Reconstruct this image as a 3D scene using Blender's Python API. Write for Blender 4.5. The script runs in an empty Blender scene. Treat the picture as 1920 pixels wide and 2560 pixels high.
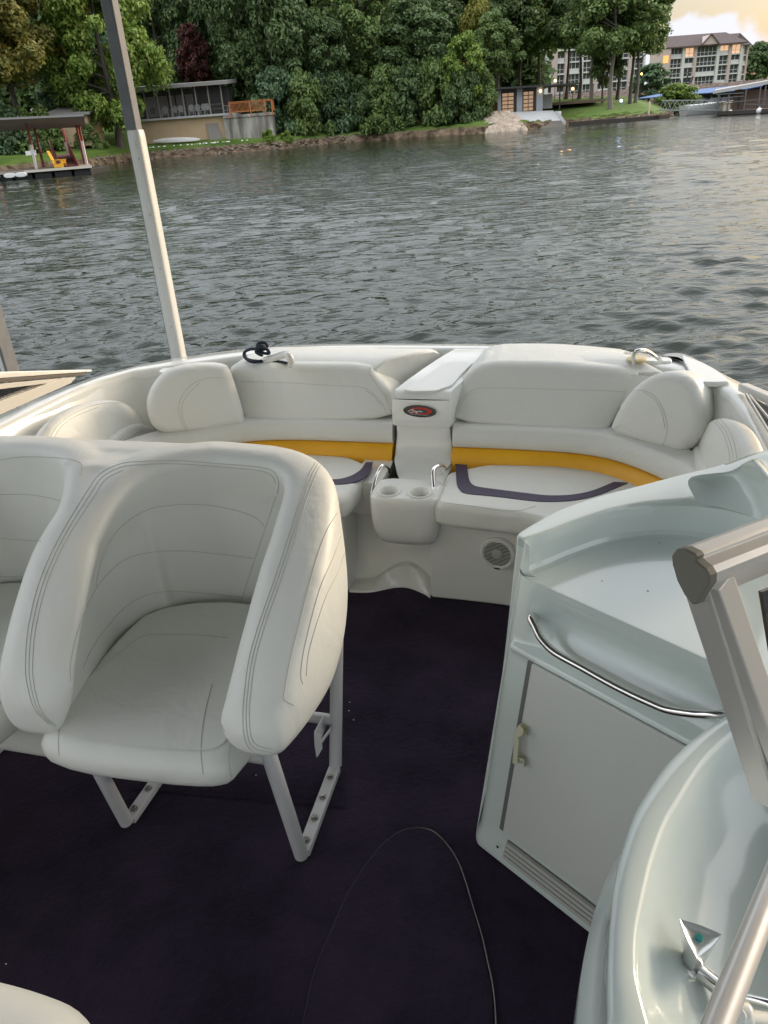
import bpy, bmesh, math, random
import numpy as np
from mathutils import Vector, Matrix
from mathutils.bvhtree import BVHTree
random.seed(7); rng=np.random.default_rng(7)
scene=bpy.context.scene
COL=scene.collection
# ---------------------------------------------------------------- camera
F=1923.0; TH=math.radians(27.0); RO=math.radians(4.3); A=math.radians(17.0); H=1.7; WZ=-0.5
ca,sa=math.cos(A),math.sin(A)
cf=Vector((-sa*math.cos(TH),ca*math.cos(TH),-math.sin(TH)))
_u0=Vector((-sa*math.sin(TH),ca*math.sin(TH),math.cos(TH))); _r0=Vector((ca,sa,0))
cr=_r0*math.cos(RO)-_u0*math.sin(RO); cu=_u0*math.cos(RO)+_r0*math.sin(RO)
CAM=Vector((0,0,H))
cam=bpy.data.cameras.new('camera'); co=bpy.data.objects.new('camera',cam); COL.objects.link(co)
m=Matrix((cr,cu,-cf)).transposed().to_4x4(); m.translation=CAM; co.matrix_world=m
cam.sensor_fit='VERTICAL'; cam.sensor_height=36.0; cam.lens=36.0*F/2560.0
cam.clip_start=0.05; cam.clip_end=6000
cam.dof.use_dof=False
scene.camera=co
# ---------------------------------------------------------------- sky, sun, exposure
SUN_EL=math.radians(9); SUN_AZ_BG=math.radians(62)      # azimuth measured to the right of the camera heading
w=bpy.data.worlds.new('World'); scene.world=w; w.use_nodes=True
nt=w.node_tree; nt.nodes.clear()
def N(t,**k):
    n=nt.nodes.new(t)
    for a,b in k.items(): setattr(n,a,b)
    return n
out=N('ShaderNodeOutputWorld'); bgn=N('ShaderNodeBackground'); sky=N('ShaderNodeTexSky')
sky.sky_type='NISHITA'; sky.sun_disc=False; sky.sun_elevation=SUN_EL
heading=math.pi/2+A-SUN_AZ_BG           # world angle from +X of the sun
sky.sun_rotation=math.pi/2-heading      # blender: rotation measured clockwise from +Y
sky.air_density=1.1; sky.dust_density=2.6; sky.ozone_density=1.0
tc=N('ShaderNodeTexCoord'); mp=N('ShaderNodeMapping'); mp.inputs['Scale'].default_value=(1,1,3.2)
nz=N('ShaderNodeTexNoise'); nz.inputs['Scale'].default_value=2.1; nz.inputs['Detail'].default_value=6; nz.inputs['Roughness'].default_value=.55
rp=N('ShaderNodeValToRGB'); rp.color_ramp.elements[0].position=.40; rp.color_ramp.elements[1].position=.60
cl=N('ShaderNodeMixRGB'); cl.blend_type='MIX'
sep=N('ShaderNodeSeparateXYZ')
L=nt.links.new
L(tc.outputs['Generated'],mp.inputs['Vector']); L(mp.outputs[0],nz.inputs['Vector']); L(nz.outputs['Fac'],rp.inputs['Fac'])
L(tc.outputs['Generated'],sep.inputs[0])
# cloud cover thins out just above the horizon
mr=N('ShaderNodeMapRange'); mr.inputs['From Min'].default_value=.08; mr.inputs['From Max'].default_value=.34; mr.inputs['To Min'].default_value=0.0; mr.inputs['To Max'].default_value=1.0
L(sep.outputs['Z'],mr.inputs['Value'])
mm=N('ShaderNodeMath',operation='MULTIPLY'); L(rp.outputs['Color'],mm.inputs[0]); L(mr.outputs[0],mm.inputs[1])
# the overcast opens towards the setting sun
dt=N('ShaderNodeVectorMath',operation='DOT_PRODUCT'); L(tc.outputs['Generated'],dt.inputs[0]); dt.inputs[1].default_value=(math.cos(heading),math.sin(heading),0)
dm=N('ShaderNodeMapRange'); dm.inputs['From Min'].default_value=.38; dm.inputs['From Max'].default_value=.86; dm.inputs['To Min'].default_value=1; dm.inputs['To Max'].default_value=.10; L(dt.outputs['Value'],dm.inputs['Value'])
mo=N('ShaderNodeMath',operation='MULTIPLY'); L(mm.outputs[0],mo.inputs[0]); L(dm.outputs[0],mo.inputs[1]); mm=mo
# one low cumulus bank by the horizon
def bgdir(px,py):
    d=cf+cr*((px-960)/F)-cu*((py-1280)/F); return d.normalized()
def cloud(px,py,rad,soft,prev):
    d=bgdir(px,py)
    vm=N('ShaderNodeVectorMath',operation='SUBTRACT'); L(tc.outputs['Generated'],vm.inputs[0]); vm.inputs[1].default_value=d
    vs=N('ShaderNodeVectorMath',operation='MULTIPLY'); L(vm.outputs[0],vs.inputs[0]); vs.inputs[1].default_value=(1,1,1.9)
    ln=N('ShaderNodeVectorMath',operation='LENGTH'); L(vs.outputs[0],ln.inputs[0])
    n2=N('ShaderNodeTexNoise'); n2.inputs['Scale'].default_value=38; n2.inputs['Detail'].default_value=5; L(tc.outputs['Generated'],n2.inputs['Vector'])
    a=N('ShaderNodeMath',operation='MULTIPLY_ADD'); L(n2.outputs['Fac'],a.inputs[0]); a.inputs[1].default_value=-rad*.9; L(ln.outputs['Value'],a.inputs[2])
    q=N('ShaderNodeMapRange'); L(a.outputs[0],q.inputs['Value']); q.inputs['From Min'].default_value=rad*.62; q.inputs['From Max'].default_value=rad*.62-soft; q.inputs['To Min'].default_value=0; q.inputs['To Max'].default_value=.85
    if prev is None: return q.outputs[0]
    x=N('ShaderNodeMath',operation='MAXIMUM'); L(prev,x.inputs[0]); L(q.outputs[0],x.inputs[1]); return x.outputs[0]
c=cloud(1745,118,.062,.02,None); c=cloud(1700,130,.05,.02,c); c=cloud(1650,150,.06,.02,c); c=cloud(1800,128,.05,.02,c); c=cloud(1868,104,.018,.012,c); c=cloud(1560,120,.06,.02,c)
mn=N('ShaderNodeMapRange'); mn.inputs['From Min'].default_value=0; mn.inputs['From Max'].default_value=.4; mn.inputs['To Min'].default_value=.16; mn.inputs['To Max'].default_value=.60; L(sep.outputs['Z'],mn.inputs['Value'])
m0=N('ShaderNodeMath',operation='MAXIMUM'); L(mm.outputs[0],m0.inputs[0]); L(mn.outputs[0],m0.inputs[1])
mx=N('ShaderNodeMath',operation='MAXIMUM'); L(m0.outputs[0],mx.inputs[0]); L(c,mx.inputs[1])
dim=N('ShaderNodeMixRGB',blend_type='MULTIPLY'); dim.inputs['Fac'].default_value=1; dim.inputs['Color2'].default_value=(.37,.365,.37,1); L(sky.outputs[0],dim.inputs['Color1'])
dr0=N('ShaderNodeValToRGB'); dr0.color_ramp.elements[0].position=.13; dr0.color_ramp.elements[0].color=(.37,.365,.37,1); dr0.color_ramp.elements[1].position=.30; dr0.color_ramp.elements[1].color=(1.0,.93,.84,1); L(sep.outputs['Z'],dr0.inputs['Fac']); L(dr0.outputs['Color'],dim.inputs['Color2'])
L(mx.outputs[0],cl.inputs['Fac']); L(dim.outputs[0],cl.inputs['Color1'])
ccr=N('ShaderNodeValToRGB'); ccr.color_ramp.elements[0].position=.08; ccr.color_ramp.elements[0].color=(.33,.345,.40,1); ccr.color_ramp.elements[1].position=.62; ccr.color_ramp.elements[1].color=(.93,.95,1.0,1); L(sep.outputs['Z'],ccr.inputs['Fac'])
csc=N('ShaderNodeVectorMath',operation='SCALE'); csc.inputs['Scale'].default_value=8.2; L(ccr.outputs['Color'],csc.inputs[0]); L(csc.outputs[0],cl.inputs['Color2'])
L(cl.outputs[0],bgn.inputs['Color']); bgn.inputs['Strength'].default_value=.10
L(bgn.outputs[0],out.inputs['Surface'])
sl=bpy.data.lights.new('sun','SUN'); sl.energy=.55; sl.angle=math.radians(16); sl.color=(1,.87,.70)
so=bpy.data.objects.new('sun',sl); COL.objects.link(so)
_el=math.radians(14)
sd=Vector((math.cos(heading)*math.cos(_el),math.sin(heading)*math.cos(_el),math.sin(_el)))
so.rotation_mode='QUATERNION'; so.rotation_quaternion=sd.to_track_quat('Z','Y')
scene.view_settings.view_transform='Standard'; scene.view_settings.look='None'
scene.view_settings.exposure=1.85; scene.view_settings.gamma=1.0
scene.cycles.max_bounces=8; scene.cycles.diffuse_bounces=4; scene.cycles.glossy_bounces=4; scene.cycles.transmission_bounces=6
# ---------------------------------------------------------------- projection helpers used to read real positions off a plane
def ray(x,y): return cf+cr*((x-960)/F)-cu*((y-1280)/F)
def zp(x,y,z): d=ray(x,y); return CAM+d*((z-H)/d.z)
def yp(x,y,Y): d=ray(x,y); return CAM+d*(Y/d.y)
def xp(x,y,X): d=ray(x,y); return CAM+d*(X/d.x)
def pl(x,y,O,Nn): d=ray(x,y); return CAM+d*((Vector(O)-CAM).dot(Nn)/d.dot(Nn))
BGM=Matrix.Translation((0,0,WZ))@Matrix.Rotation(A,4,'Z')
BGI=BGM.inverted()
def bg(x,y,D):      # shore frame: X right, Y = distance D ahead, Z above the water
    d=ray(x,y); fy=-sa*d.x+ca*d.y; return BGI@(CAM+d*(D/fy))
def bgw(x,y,z=0): return BGI@zp(x,y,z+WZ)
# ---------------------------------------------------------------- curves
def catmull(P,n,closed=False):
    P=[Vector(p) for p in P]; m=len(P)
    if m==2: return [P[0].lerp(P[1],i/(n-1)) for i in range(n)]
    g=(lambda i:P[i%m]) if closed else (lambda i:P[min(max(i,0),m-1)] if 0<=i<m else (P[0]*2-P[1] if i<0 else P[-1]*2-P[-2]))
    segs=m if closed else m-1; o=[]
    for k in range(n):
        t=k/(n if closed else n-1)*segs; i=min(int(t),segs-1); u=t-i
        a,b,c_,d=g(i-1),g(i),g(i+1),g(i+2)
        o.append(0.5*((2*b)+(c_-a)*u+(2*a-5*b+4*c_-d)*u*u+(3*b-a-3*c_+d)*u**3))
    return o
def chaikin(P,it,closed=True):
    P=[Vector(p) for p in P]
    for _ in range(it):
        Q=[]; m=len(P)
        for i in range(m if closed else m-1):
            a,b=P[i],P[(i+1)%m]
            if not closed and i==0: Q.append(a)
            Q+= [a.lerp(b,.25),a.lerp(b,.75)]
            if not closed and i==m-2: Q.append(b)
        P=Q
    return P
def resample(P,n,closed=True):
    P=[Vector(p) for p in P]; Q=P+[P[0]] if closed else P
    d=[0]
    for i in range(1,len(Q)): d.append(d[-1]+(Q[i]-Q[i-1]).length)
    T=d[-1]; o=[]; j=0
    for k in range(n):
        s=T*k/(n if closed else n-1)
        while j<len(d)-2 and d[j+1]<s: j+=1
        u=(s-d[j])/max(d[j+1]-d[j],1e-9); o.append(Q[j].lerp(Q[j+1],min(u,1)))
    return o
# ---------------------------------------------------------------- mesh builder
class MB:
    def __init__(s): s.v=[]; s.f=[]
    def add(s,vs,fs):
        n=len(s.v); s.v+=[tuple(v) for v in vs]; s.f+=[tuple(i+n for i in f) for f in fs]; return s
    def hexa(s,p): return s.add(p,[(0,3,2,1),(4,5,6,7),(0,1,5,4),(1,2,6,5),(2,3,7,6),(3,0,4,7)])
    def box(s,x0,x1,y0,y1,z0,z1):
        return s.hexa([(x0,y0,z0),(x1,y0,z0),(x1,y1,z0),(x0,y1,z0),(x0,y0,z1),(x1,y0,z1),(x1,y1,z1),(x0,y1,z1)])
    def beam(s,a,b,w,h=None,up=(0,0,1)):
        h=h or w; a=Vector(a); b=Vector(b); d=(b-a).normalized(); up=Vector(up)
        if abs(d.dot(up))>.98: up=Vector((0,1,0))
        x=d.cross(up).normalized()*w/2; y=x.cross(d).normalized()*h/2
        return s.hexa([a-x-y,a+x-y,a+x+y,a-x+y,b-x-y,b+x-y,b+x+y,b-x+y])
    def tube(s,P,r,seg=10,closed=False):
        P=[Vector(p) for p in P]; n=len(P); R=r if hasattr(r,'__len__') else [r]*n
        T=[]
        for i in range(n):
            a=P[(i-1)%n] if closed else P[max(i-1,0)]; b=P[(i+1)%n] if closed else P[min(i+1,n-1)]
            T.append((b-a).normalized() if (b-a).length>1e-9 else Vector((0,0,1)))
        u=T[0].orthogonal().normalized(); vs=[]; fs=[]
        for i in range(n):
            u=(u-T[i]*u.dot(T[i])).normalized(); v=T[i].cross(u)
            for k in range(seg):
                a=2*math.pi*k/seg; vs.append(P[i]+(u*math.cos(a)+v*math.sin(a))*R[i])
        for i in range(n if closed else n-1):
            j=(i+1)%n
            for k in range(seg): k2=(k+1)%seg; fs.append((i*seg+k,i*seg+k2,j*seg+k2,j*seg+k))
        if not closed: fs.append(tuple(reversed(range(seg)))); fs.append(tuple((n-1)*seg+k for k in range(seg)))
        return s.add(vs,fs)
    def loft(s,rings,closed=True,cap=(True,True),loop=False):
        m=len(rings[0]); vs=[p for r_ in rings for p in r_]; fs=[]; n=len(rings)
        for i in range(n if loop else n-1):
            j=(i+1)%n
            for k in range(m if closed else m-1): k2=(k+1)%m; fs.append((i*m+k,i*m+k2,j*m+k2,j*m+k))
        if cap[0] and not loop: fs.append(tuple(reversed(range(m))))
        if cap[1] and not loop: fs.append(tuple((n-1)*m+k for k in range(m)))
        return s.add(vs,fs)
    def prism(s,poly,z0,z1):
        return s.loft([[Vector((p[0],p[1],z0)) for p in poly],[Vector((p[0],p[1],z1)) for p in poly]])
    def lathe(s,prof,O,axis=(0,0,1),seg=24,c0=True):
        ax=Vector(axis).normalized(); u=ax.orthogonal().normalized(); v=ax.cross(u); O=Vector(O)
        rings=[[O+ax*z+(u*math.cos(2*math.pi*k/seg)+v*math.sin(2*math.pi*k/seg))*max(r,1e-4) for k in range(seg)] for r,z in prof]
        return s.loft(rings,cap=(c0,True))
    def cushion(s,poly,O,U,V,Nn,depth,r,n=110,ch=2,crown=0.0,rb=None,back=True,grow=0.0):
        O,U,V,Nn=map(Vector,(O,U,V,Nn)); rb=r if rb is None else rb
        P=resample([Vector((p[0],p[1])) for p in (chaikin([(q[0],q[1],0) for q in poly],ch))],n)
        ar=sum(P[i].x*P[(i+1)%n].y-P[(i+1)%n].x*P[i].y for i in range(n))
        if ar<0: P.reverse()
        nn=[]
        for i in range(n):
            t=(P[(i+4)%n]-P[i-4]); nn.append(Vector((t.y,-t.x)).normalized())
        cx=sum((p for p in P),Vector((0,0)))/n
        def ring(ins,h,f=1.0,hf=None):
            o=[]
            for p,q in zip(P,nn):
                o.append(p-q*(ins-grow))
            for _ in range(int(ins/r*8) if r>0 else 0): o=[(o[i-1]+o[i]*2+o[(i+1)%n])/4 for i in range(n)]
            return [O+U*a.x+V*a.y+Nn*h for a in (cx+(a-cx)*f for a in o)]
        R=[ring(r,-crown*(1-f*f),f) for f in (.02,.25,.5,.75,.9)]
        for k in range(7): t=k/6*math.pi/2; R.append(ring(r*(1-math.sin(t)),r*(1-math.cos(t))))
        for k in range(7): t=(6-k)/6*math.pi/2; R.append(ring(rb*(1-math.sin(t)),depth-rb*(1-math.cos(t))))
        R.append(ring(rb,depth,.02))
        return s.loft(R)
    def build(s,name,mat,parent=None,smooth=38,bevel=0,xf=None,seg=2):
        me=bpy.data.meshes.new(name); v=s.v
        if xf is not None: v=[tuple(xf@Vector(p)) for p in v]
        me.from_pydata(v,[],s.f); me.validate(); 
        bm=bmesh.new(); bm.from_mesh(me); bmesh.ops.recalc_face_normals(bm,faces=bm.faces); bm.to_mesh(me); bm.free()
        me.materials.append(mat)
        if smooth: me.shade_smooth(); me.set_sharp_from_angle(angle=math.radians(smooth))
        o=bpy.data.objects.new(name,me); COL.objects.link(o)
        if bevel:
            b=o.modifiers.new('bevel','BEVEL'); b.width=bevel; b.segments=seg; b.limit_method='ANGLE'; b.angle_limit=math.radians(35); b.harden_normals=True
        if parent is not None:
            o.parent=parent
            if parent.type=='EMPTY': o.matrix_parent_inverse=parent.matrix_basis.inverted()
        return o
def tag(o,label,cat,group=None,kind=None):
    if label: o['label']=label
    if cat: o['category']=cat
    if group: o['group']=group
    if kind: o['kind']=kind
    return o
def thing(name,label,cat,loc=(0,0,0),group=None,rz=0):
    o=bpy.data.objects.new(name,None); COL.objects.link(o); o.location=loc; o.rotation_euler=(0,0,rz); o.empty_display_size=.1
    return tag(o,label,cat,group)
def struct(o): o['kind']='structure'; return o
# ---------------------------------------------------------------- materials
def mat(name,col,rough=.5,metal=0.0,var=None,bump=None,coat=0,emit=None,spec=.5,alpha=None,tr=0,wave=None,sheen=0):
    m=bpy.data.materials.new(name); m.use_nodes=True; t=m.node_tree; b=t.nodes['Principled BSDF']
    b.inputs['Base Color'].default_value=(*col,1); b.inputs['Roughness'].default_value=rough; b.inputs['Metallic'].default_value=metal
    b.inputs['Specular IOR Level'].default_value=spec; b.inputs['Coat Weight'].default_value=coat; b.inputs['Coat Roughness'].default_value=.06
    if sheen: b.inputs['Sheen Weight'].default_value=sheen
    if tr: b.inputs['Transmission Weight'].default_value=tr
    if alpha is not None: b.inputs['Alpha'].default_value=alpha
    if emit: b.inputs['Emission Color'].default_value=(*emit[0],1); b.inputs['Emission Strength'].default_value=emit[1]
    tcn=t.nodes.new('ShaderNodeTexCoord'); src=tcn.outputs['Object']
    if var:   # (scale, second colour, contrast, stretch)
        mpn=t.nodes.new('ShaderNodeMapping'); mpn.inputs['Scale'].default_value=var[3] if len(var)>3 else (1,1,1)
        t.links.new(src,mpn.inputs['Vector'])
        n=t.nodes.new('ShaderNodeTexNoise'); n.inputs['Scale'].default_value=var[0]; n.inputs['Detail'].default_value=7; n.inputs['Roughness'].default_value=.62
        t.links.new(mpn.outputs[0],n.inputs['Vector'])
        r_=t.nodes.new('ShaderNodeValToRGB'); c=var[2]; r_.color_ramp.elements[0].position=.5-c; r_.color_ramp.elements[1].position=.5+c
        r_.color_ramp.elements[0].color=(*col,1); r_.color_ramp.elements[1].color=(*var[1],1)
        t.links.new(n.outputs['Fac'],r_.inputs['Fac']); t.links.new(r_.outputs['Color'],b.inputs['Base Color'])
    if bump:  # (scale,strength,distance)
        n=t.nodes.new('ShaderNodeTexNoise'); n.inputs['Scale'].default_value=bump[0]; n.inputs['Detail'].default_value=4
        t.links.new(src,n.inputs['Vector']); bp=t.nodes.new('ShaderNodeBump'); bp.inputs['Strength'].default_value=bump[1]; bp.inputs['Distance'].default_value=bump[2]
        t.links.new(n.outputs['Fac'],bp.inputs['Height']); t.links.new(bp.outputs[0],b.inputs['Normal'])
        if len(bump)>3:   # broad puckers under the fine grain
            n2=t.nodes.new('ShaderNodeTexNoise'); n2.inputs['Scale'].default_value=bump[3]; n2.inputs['Detail'].default_value=3; n2.inputs['Distortion'].default_value=.6
            t.links.new(src,n2.inputs['Vector']); b2=t.nodes.new('ShaderNodeBump'); b2.inputs['Strength'].default_value=.5; b2.inputs['Distance'].default_value=bump[4]
            t.links.new(n2.outputs['Fac'],b2.inputs['Height']); t.links.new(b2.outputs[0],bp.inputs['Normal'])
    return m
VINYL=mat('vinyl_offwhite',(.72,.725,.67),.46,bump=(420,.30,.0008,8,.015),var=(3.0,(.68,.68,.62),.35))
VINYL2=mat('vinyl_white',(.76,.76,.71),.45,bump=(420,.28,.0008,7,.015),var=(2.6,(.72,.72,.66),.35))
STITCH=mat('stitching',(.50,.495,.45),.7)
YELLOW=mat('vinyl_yellow',(.90,.48,.014),.48,bump=(420,.3,.0008,9,.012),var=(5,(.76,.35,.012),.4))
PURPLE=mat('vinyl_purple',(.032,.020,.062),.42,bump=(420,.25,.0006))
GEL=mat('gelcoat_white',(.78,.785,.74),.15,coat=.5,var=(1.7,(.745,.75,.70),.4))
GEL_GREENCAST=mat('gelcoat_painted_green_cast',(.66,.73,.695),.15,coat=.5,var=(1.9,(.625,.70,.665),.4))  # white gelcoat, green reflected from trees and sky painted into its base colour
CARPET=mat('carpet_purple',(.014,.0090,.022),.95,var=(2.6,(.044,.029,.056),.15),bump=(900,.9,.003,55,.02),spec=.15,sheen=.04)
CHROME=mat('chrome',(.78,.76,.74),.14,metal=1)
STEEL=mat('brushed_aluminium',(.76,.74,.71),.34,metal=.45,bump=(60,.08,.001))
PAINT=mat('painted_tube',(.62,.62,.62),.35)
GALV=mat('galvanised_steel',(.14,.147,.155),.6,metal=.1,var=(14,(.22,.23,.24),.3),bump=(40,.2,.002))
WPLAST=mat('white_plastic',(.78,.78,.74),.38,var=(6,(.70,.70,.66),.4))
GPLAST=mat('grey_moulding',(.30,.31,.30),.35,coat=.2)
BLACK=mat('black_rubber',(.012,.012,.012),.55)
BEIGE=mat('aged_plastic',(.60,.58,.42),.5)
# ================================================================ THE BOAT (boat frame: X across, Y ahead, Z up from the cockpit floor)
boat=thing('motorboat','white motorboat moored in its slip, dark purple carpet in the open cockpit','boat',(-.8,1.2,0))
CX=-.82
outerR=[(.62,-3.4),(.62,1.4),(.60,2.2),(.56,2.6),(.47,2.95),(.33,3.15),(.10,3.29),(-.3,3.36),(-.82,3.38)]
outerL=[(-1.3,3.36),(-1.62,3.29),(-1.84,3.17),(-2.03,2.99),(-2.17,2.75),(-2.25,2.3),(-2.28,1.4),(-2.28,-3.4)]
innerR=[(.46,-3.4),(.46,1.4),(.455,2.2),(.44,2.6),(.40,2.82),(.30,2.96),(.10,3.10),(-.3,3.24),(-.82,3.26)]
innerL=[(-1.3,3.24),(-1.58,3.12),(-1.80,2.98),(-1.98,2.88),(-2.07,2.70),(-2.11,2.3),(-2.12,1.4),(-2.12,-3.4)]
NO=90
def opath(P): return resample(catmull([(p[0],p[1],0) for p in P],220),NO,False)
OUT=opath(outerR+outerL); INN=opath(innerR+innerL)
def zz(i,z): return z
def row(P,z,k=1.0,add=0): 
    return [Vector((CX+(p.x-CX)*k,p.y*k+add,z)) for p in P]
mix=lambda f,z:[Vector((a.x+(b.x-a.x)*f,a.y+(b.y-a.y)*f,z)) for a,b in zip(OUT,INN)]
rows=[row(OUT,-.95,.80),row(OUT,-.3,.93),row(OUT,.45,.985),row(OUT,.60,.99),row(OUT,.615,1.012),row(OUT,.66,1.012),row(OUT,.675,.99),mix(0,.74),mix(.07,.77),mix(.2,.785),mix(.6,.79),mix(.85,.79),mix(.95,.783),mix(1,.765),mix(1.0,.70),
      [Vector((p.x+(.03 if p.x<CX else -.02),p.y-.02,.30)) for p in INN],[Vector((p.x+(.05 if p.x<CX else -.04),p.y-.03,-.02)) for p in INN]]
mb=MB(); mb.loft(rows,closed=False,cap=(False,False)); hull=mb.build('hull',GEL,boat,smooth=50)
# floor
mb=MB()
fl=[(.45,-3.4),(.45,2.9),(-2.1,2.9),(-2.1,-3.4)]
mb.prism(fl,-.06,-.004); mb.build('cockpit_floor',CARPET,boat)
# transom closing the far end behind the viewer
mb=MB(); mb.box(-2.2,.55,-3.45,-3.38,-.9,.75); mb.build('transom',GEL,boat,bevel=.01)
# raised carpet pieces with seams
hp=[(760,2560),(790,2430),(830,2330),(880,2220),(950,2120),(1000,2080),(1045,2070),(1090,2085),(1140,2150),(1180,2270),(1210,2380),(1235,2560)]
H3=[zp(x,y,.006) for x,y in hp]; H3=[Vector((H3[0].x+.03,.55,.006))]+H3+[Vector((H3[-1].x+.035,.60,.006))]
hc=catmull(H3,90)
mb=MB(); mb.cushion([(p.x,p.y) for p in hc],(0,0,.009),(1,0,0),(0,1,0),(0,0,-1),.014,.004,n=160,ch=0)
hatch=mb.build('floor_hatch',CARPET,boat)
trimM=mat('hatch_trim',(.045,.042,.065),.40,metal=.2)
trimB=mat('hatch_trim_bright',(.30,.29,.32),.25,metal=.9)
mb=MB(); off=[]
for i,p in enumerate(hc):
    t=(hc[min(i+1,89)]-hc[max(i-1,0)]); nrm=Vector((-t.y,t.x,0)).normalized(); off.append(p+nrm*.004)
mb.tube([Vector((p.x,p.y,.0015)) for p in off[:40]],.0020,6); mb.build('hatch_trim',trimM,hatch)
mb=MB(); mb.tube([Vector((p.x,p.y,.0025)) for p in off[39:]],.0020,6); mb.build('hatch_trim',trimB,hatch)
mb=MB(); sm=[zp(330,1966,.002),zp(500,1982,.002),zp(690,1998,.002),zp(870,2013,.002)]
mb.tube(catmull(sm,30),.0028,8); mb.build('carpet_seam',CARPET,boat)
rc=random.Random(3); mb=MB()
for x,y in [(874,1756),(872,1777),(640,1938),(15,2410),(884,1800)]:
    mb=MB(); p=zp(x,y,.003); mb.hexa([p+Vector((a*.0018,b*.001,c_*.0012)) for a,b,c_ in [(-1,-1,0),(1,-1,0),(1.4,1,0),(-1,1,0),(-1,-1,1),(1,-1,1),(1,1,1),(-1,1,1)]]); mb.build('lint_speck',WPLAST,boat)
# inner coaming mouldings at both sides (sloping fibreglass between bench and gunwale)
mb=MB()
P1=[(-2.115,1.0,.775),(-2.115,2.2,.775),(-2.09,2.65,.775),(-2.0,2.87,.775),(-1.85,2.955,.772),(-1.72,2.985,.77)]
P2=[(-2.06,1.0,.5),(-2.05,2.2,.52),(-2.03,2.55,.52),(-1.93,2.76,.52),(-1.80,2.84,.52),(-1.70,2.88,.52)]
P3=[(-2.05,1.0,.0),(-2.03,2.2,.0),(-2.02,2.5,.0),(-1.92,2.72,.0),(-1.80,2.80,.0),(-1.70,2.86,.0)]
mb.loft([catmull(P1,30),catmull([(a[0]*.5+b[0]*.5+.012,a[1]*.5+b[1]*.5-.01,.65) for a,b in zip(P1,P2)],30),catmull(P2,30),catmull(P3,30)],closed=False,cap=(False,False))
mb.build('coaming_panel',GEL,boat,smooth=60)
mb=MB()
mir=lambda P,dx:[(-1.66-p[0]+dx,p[1],p[2]) for p in P]
mb.loft([catmull(mir(P1,.02),30),catmull(mir([(a[0]*.5+b[0]*.5+.012,a[1]*.5+b[1]*.5-.01,.65) for a,b in zip(P1,P2)],.04),30),catmull(mir(P2,.06),30),catmull(mir(P3,.07),30)],closed=False,cap=(False,False))
mb.build('coaming_panel',GEL,boat,smooth=60)
# deck pads / mouldings beyond the bench on the starboard side
def flatpoly(name,px,z,h,M,par,r=.006,ch=1,tilt=None):
    pts=[zp(x,y,z) for x,y in px]; mb=MB()
    mb.cushion([(p.x,p.y) for p in pts],(0,0,z),(1,0,0),(0,1,0),(0,0,-1),h,r,ch=ch)
    return mb.build(name,M,par)
flatpoly('deck_moulding',[(1668,893),(1700,891),(1731,948),(1800,944),(1812,943),(1760,908),(1722,886),(1690,880),(1650,885)],.800,.03,GPLAST,boat,ch=1)
flatpoly('deck_step',[(1735,950),(1740,955),(1818,955),(1828,950),(1775,912),(1712,888),(1700,886)],.803,.02,GEL,boat,ch=1)
# chrome bow rail loops and fender plate
mb=MB(); mb.tube(catmull([zp(1584,912,.80),zp(1583,893,.86),zp(1588,880,.90),zp(1604,876,.905),zp(1620,879,.89),zp(1640,892,.85),zp(1652,901,.81)],30),.0075,10)
mb.build('deck_rail',CHROME,boat)
mb=MB(); p=zp(1592,900,.805); mb.lathe([(.036,0),(.038,.005),(.032,.010),(.015,.011)],p,seg=28); mb.build('filler_cap',mat('cap_yellow',(.62,.50,.25),.4),boat)
mb=MB(); p=zp(1640,898,.80); mb.cushion([(-.05,-.03),(.06,-.03),(.06,.04),(-.05,.03)],p,(1,0,0),(0,1,0),(0,0,-1),.02,.008); mb.build('rail_base',GEL,boat)
# white fairlead on the port bow
mb=MB(); mb.tube(catmull([zp(663,900,.80),zp(690,893,.86),zp(716,886,.90),zp(727,899,.88),zp(726,912,.80)],24),.014,10); mb.build('deck_chock',GEL,boat)
flatpoly('deck_cap',[(395,929),(402,920),(440,917),(447,921),(442,930)],.80,.03,STEEL,boat)
# --------------------------------------------------------------- upholstery helpers
def Vn(v): return Vector(v).normalized()
def cush_px(name,px,O,U,V,depth,r,M,par,ch=1,crown=0.0,Nn=None,rb=None,n=120):
    O=Vector(O); U=Vn(U); V=Vn(V); V=(V-U*V.dot(U)).normalized(); nrm=U.cross(V)
    P=[pl(x,y,O,nrm)-O for x,y in px]; uv=[(p.dot(U),p.dot(V)) for p in P]
    if Nn is None:
        Nn=nrm if nrm.dot(O-CAM)>0 else -nrm
    mb=MB(); mb.cushion(uv,O,U,V,Nn,depth,r,ch=ch,crown=crown,rb=rb,n=n,grow=.006)
    return mb.build(name,M,par,smooth=60)
def seams(name,objs,lines,r,M,par,off=.0004,n=60,closed=False):
    bpy.context.view_layer.update(); dg=bpy.context.evaluated_depsgraph_get()
    T=[BVHTree.FromObject(o,dg) for o in objs]; mb=MB()
    for Lp in lines:
        pts=catmull([(x,y,0) for x,y in Lp],n,closed); run=[]
        def flush():
            if len(run)>2:
                q=[run[0]]+[(run[i-1]+run[i]*2+run[i+1])/4 for i in range(1,len(run)-1)]+[run[-1]]; mb.tube(q,r,5)
            run.clear()
        last=None
        for p in pts:
            d=ray(p.x,p.y).normalized(); best=None
            for t in T:
                h=t.ray_cast(CAM,d)
                if h[0] is not None and (best is None or h[3]<best[3]): best=h
            if best is None or (last is not None and (best[0]-last).length>.06): flush(); last=None if best is None else best[0]; continue
            last=best[0]; nr=best[1] if best[1].dot(d)<0 else -best[1]; run.append(best[0]+nr*off)
        flush()
    return mb.build(name,M,par,smooth=80) if mb.v else None
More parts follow.
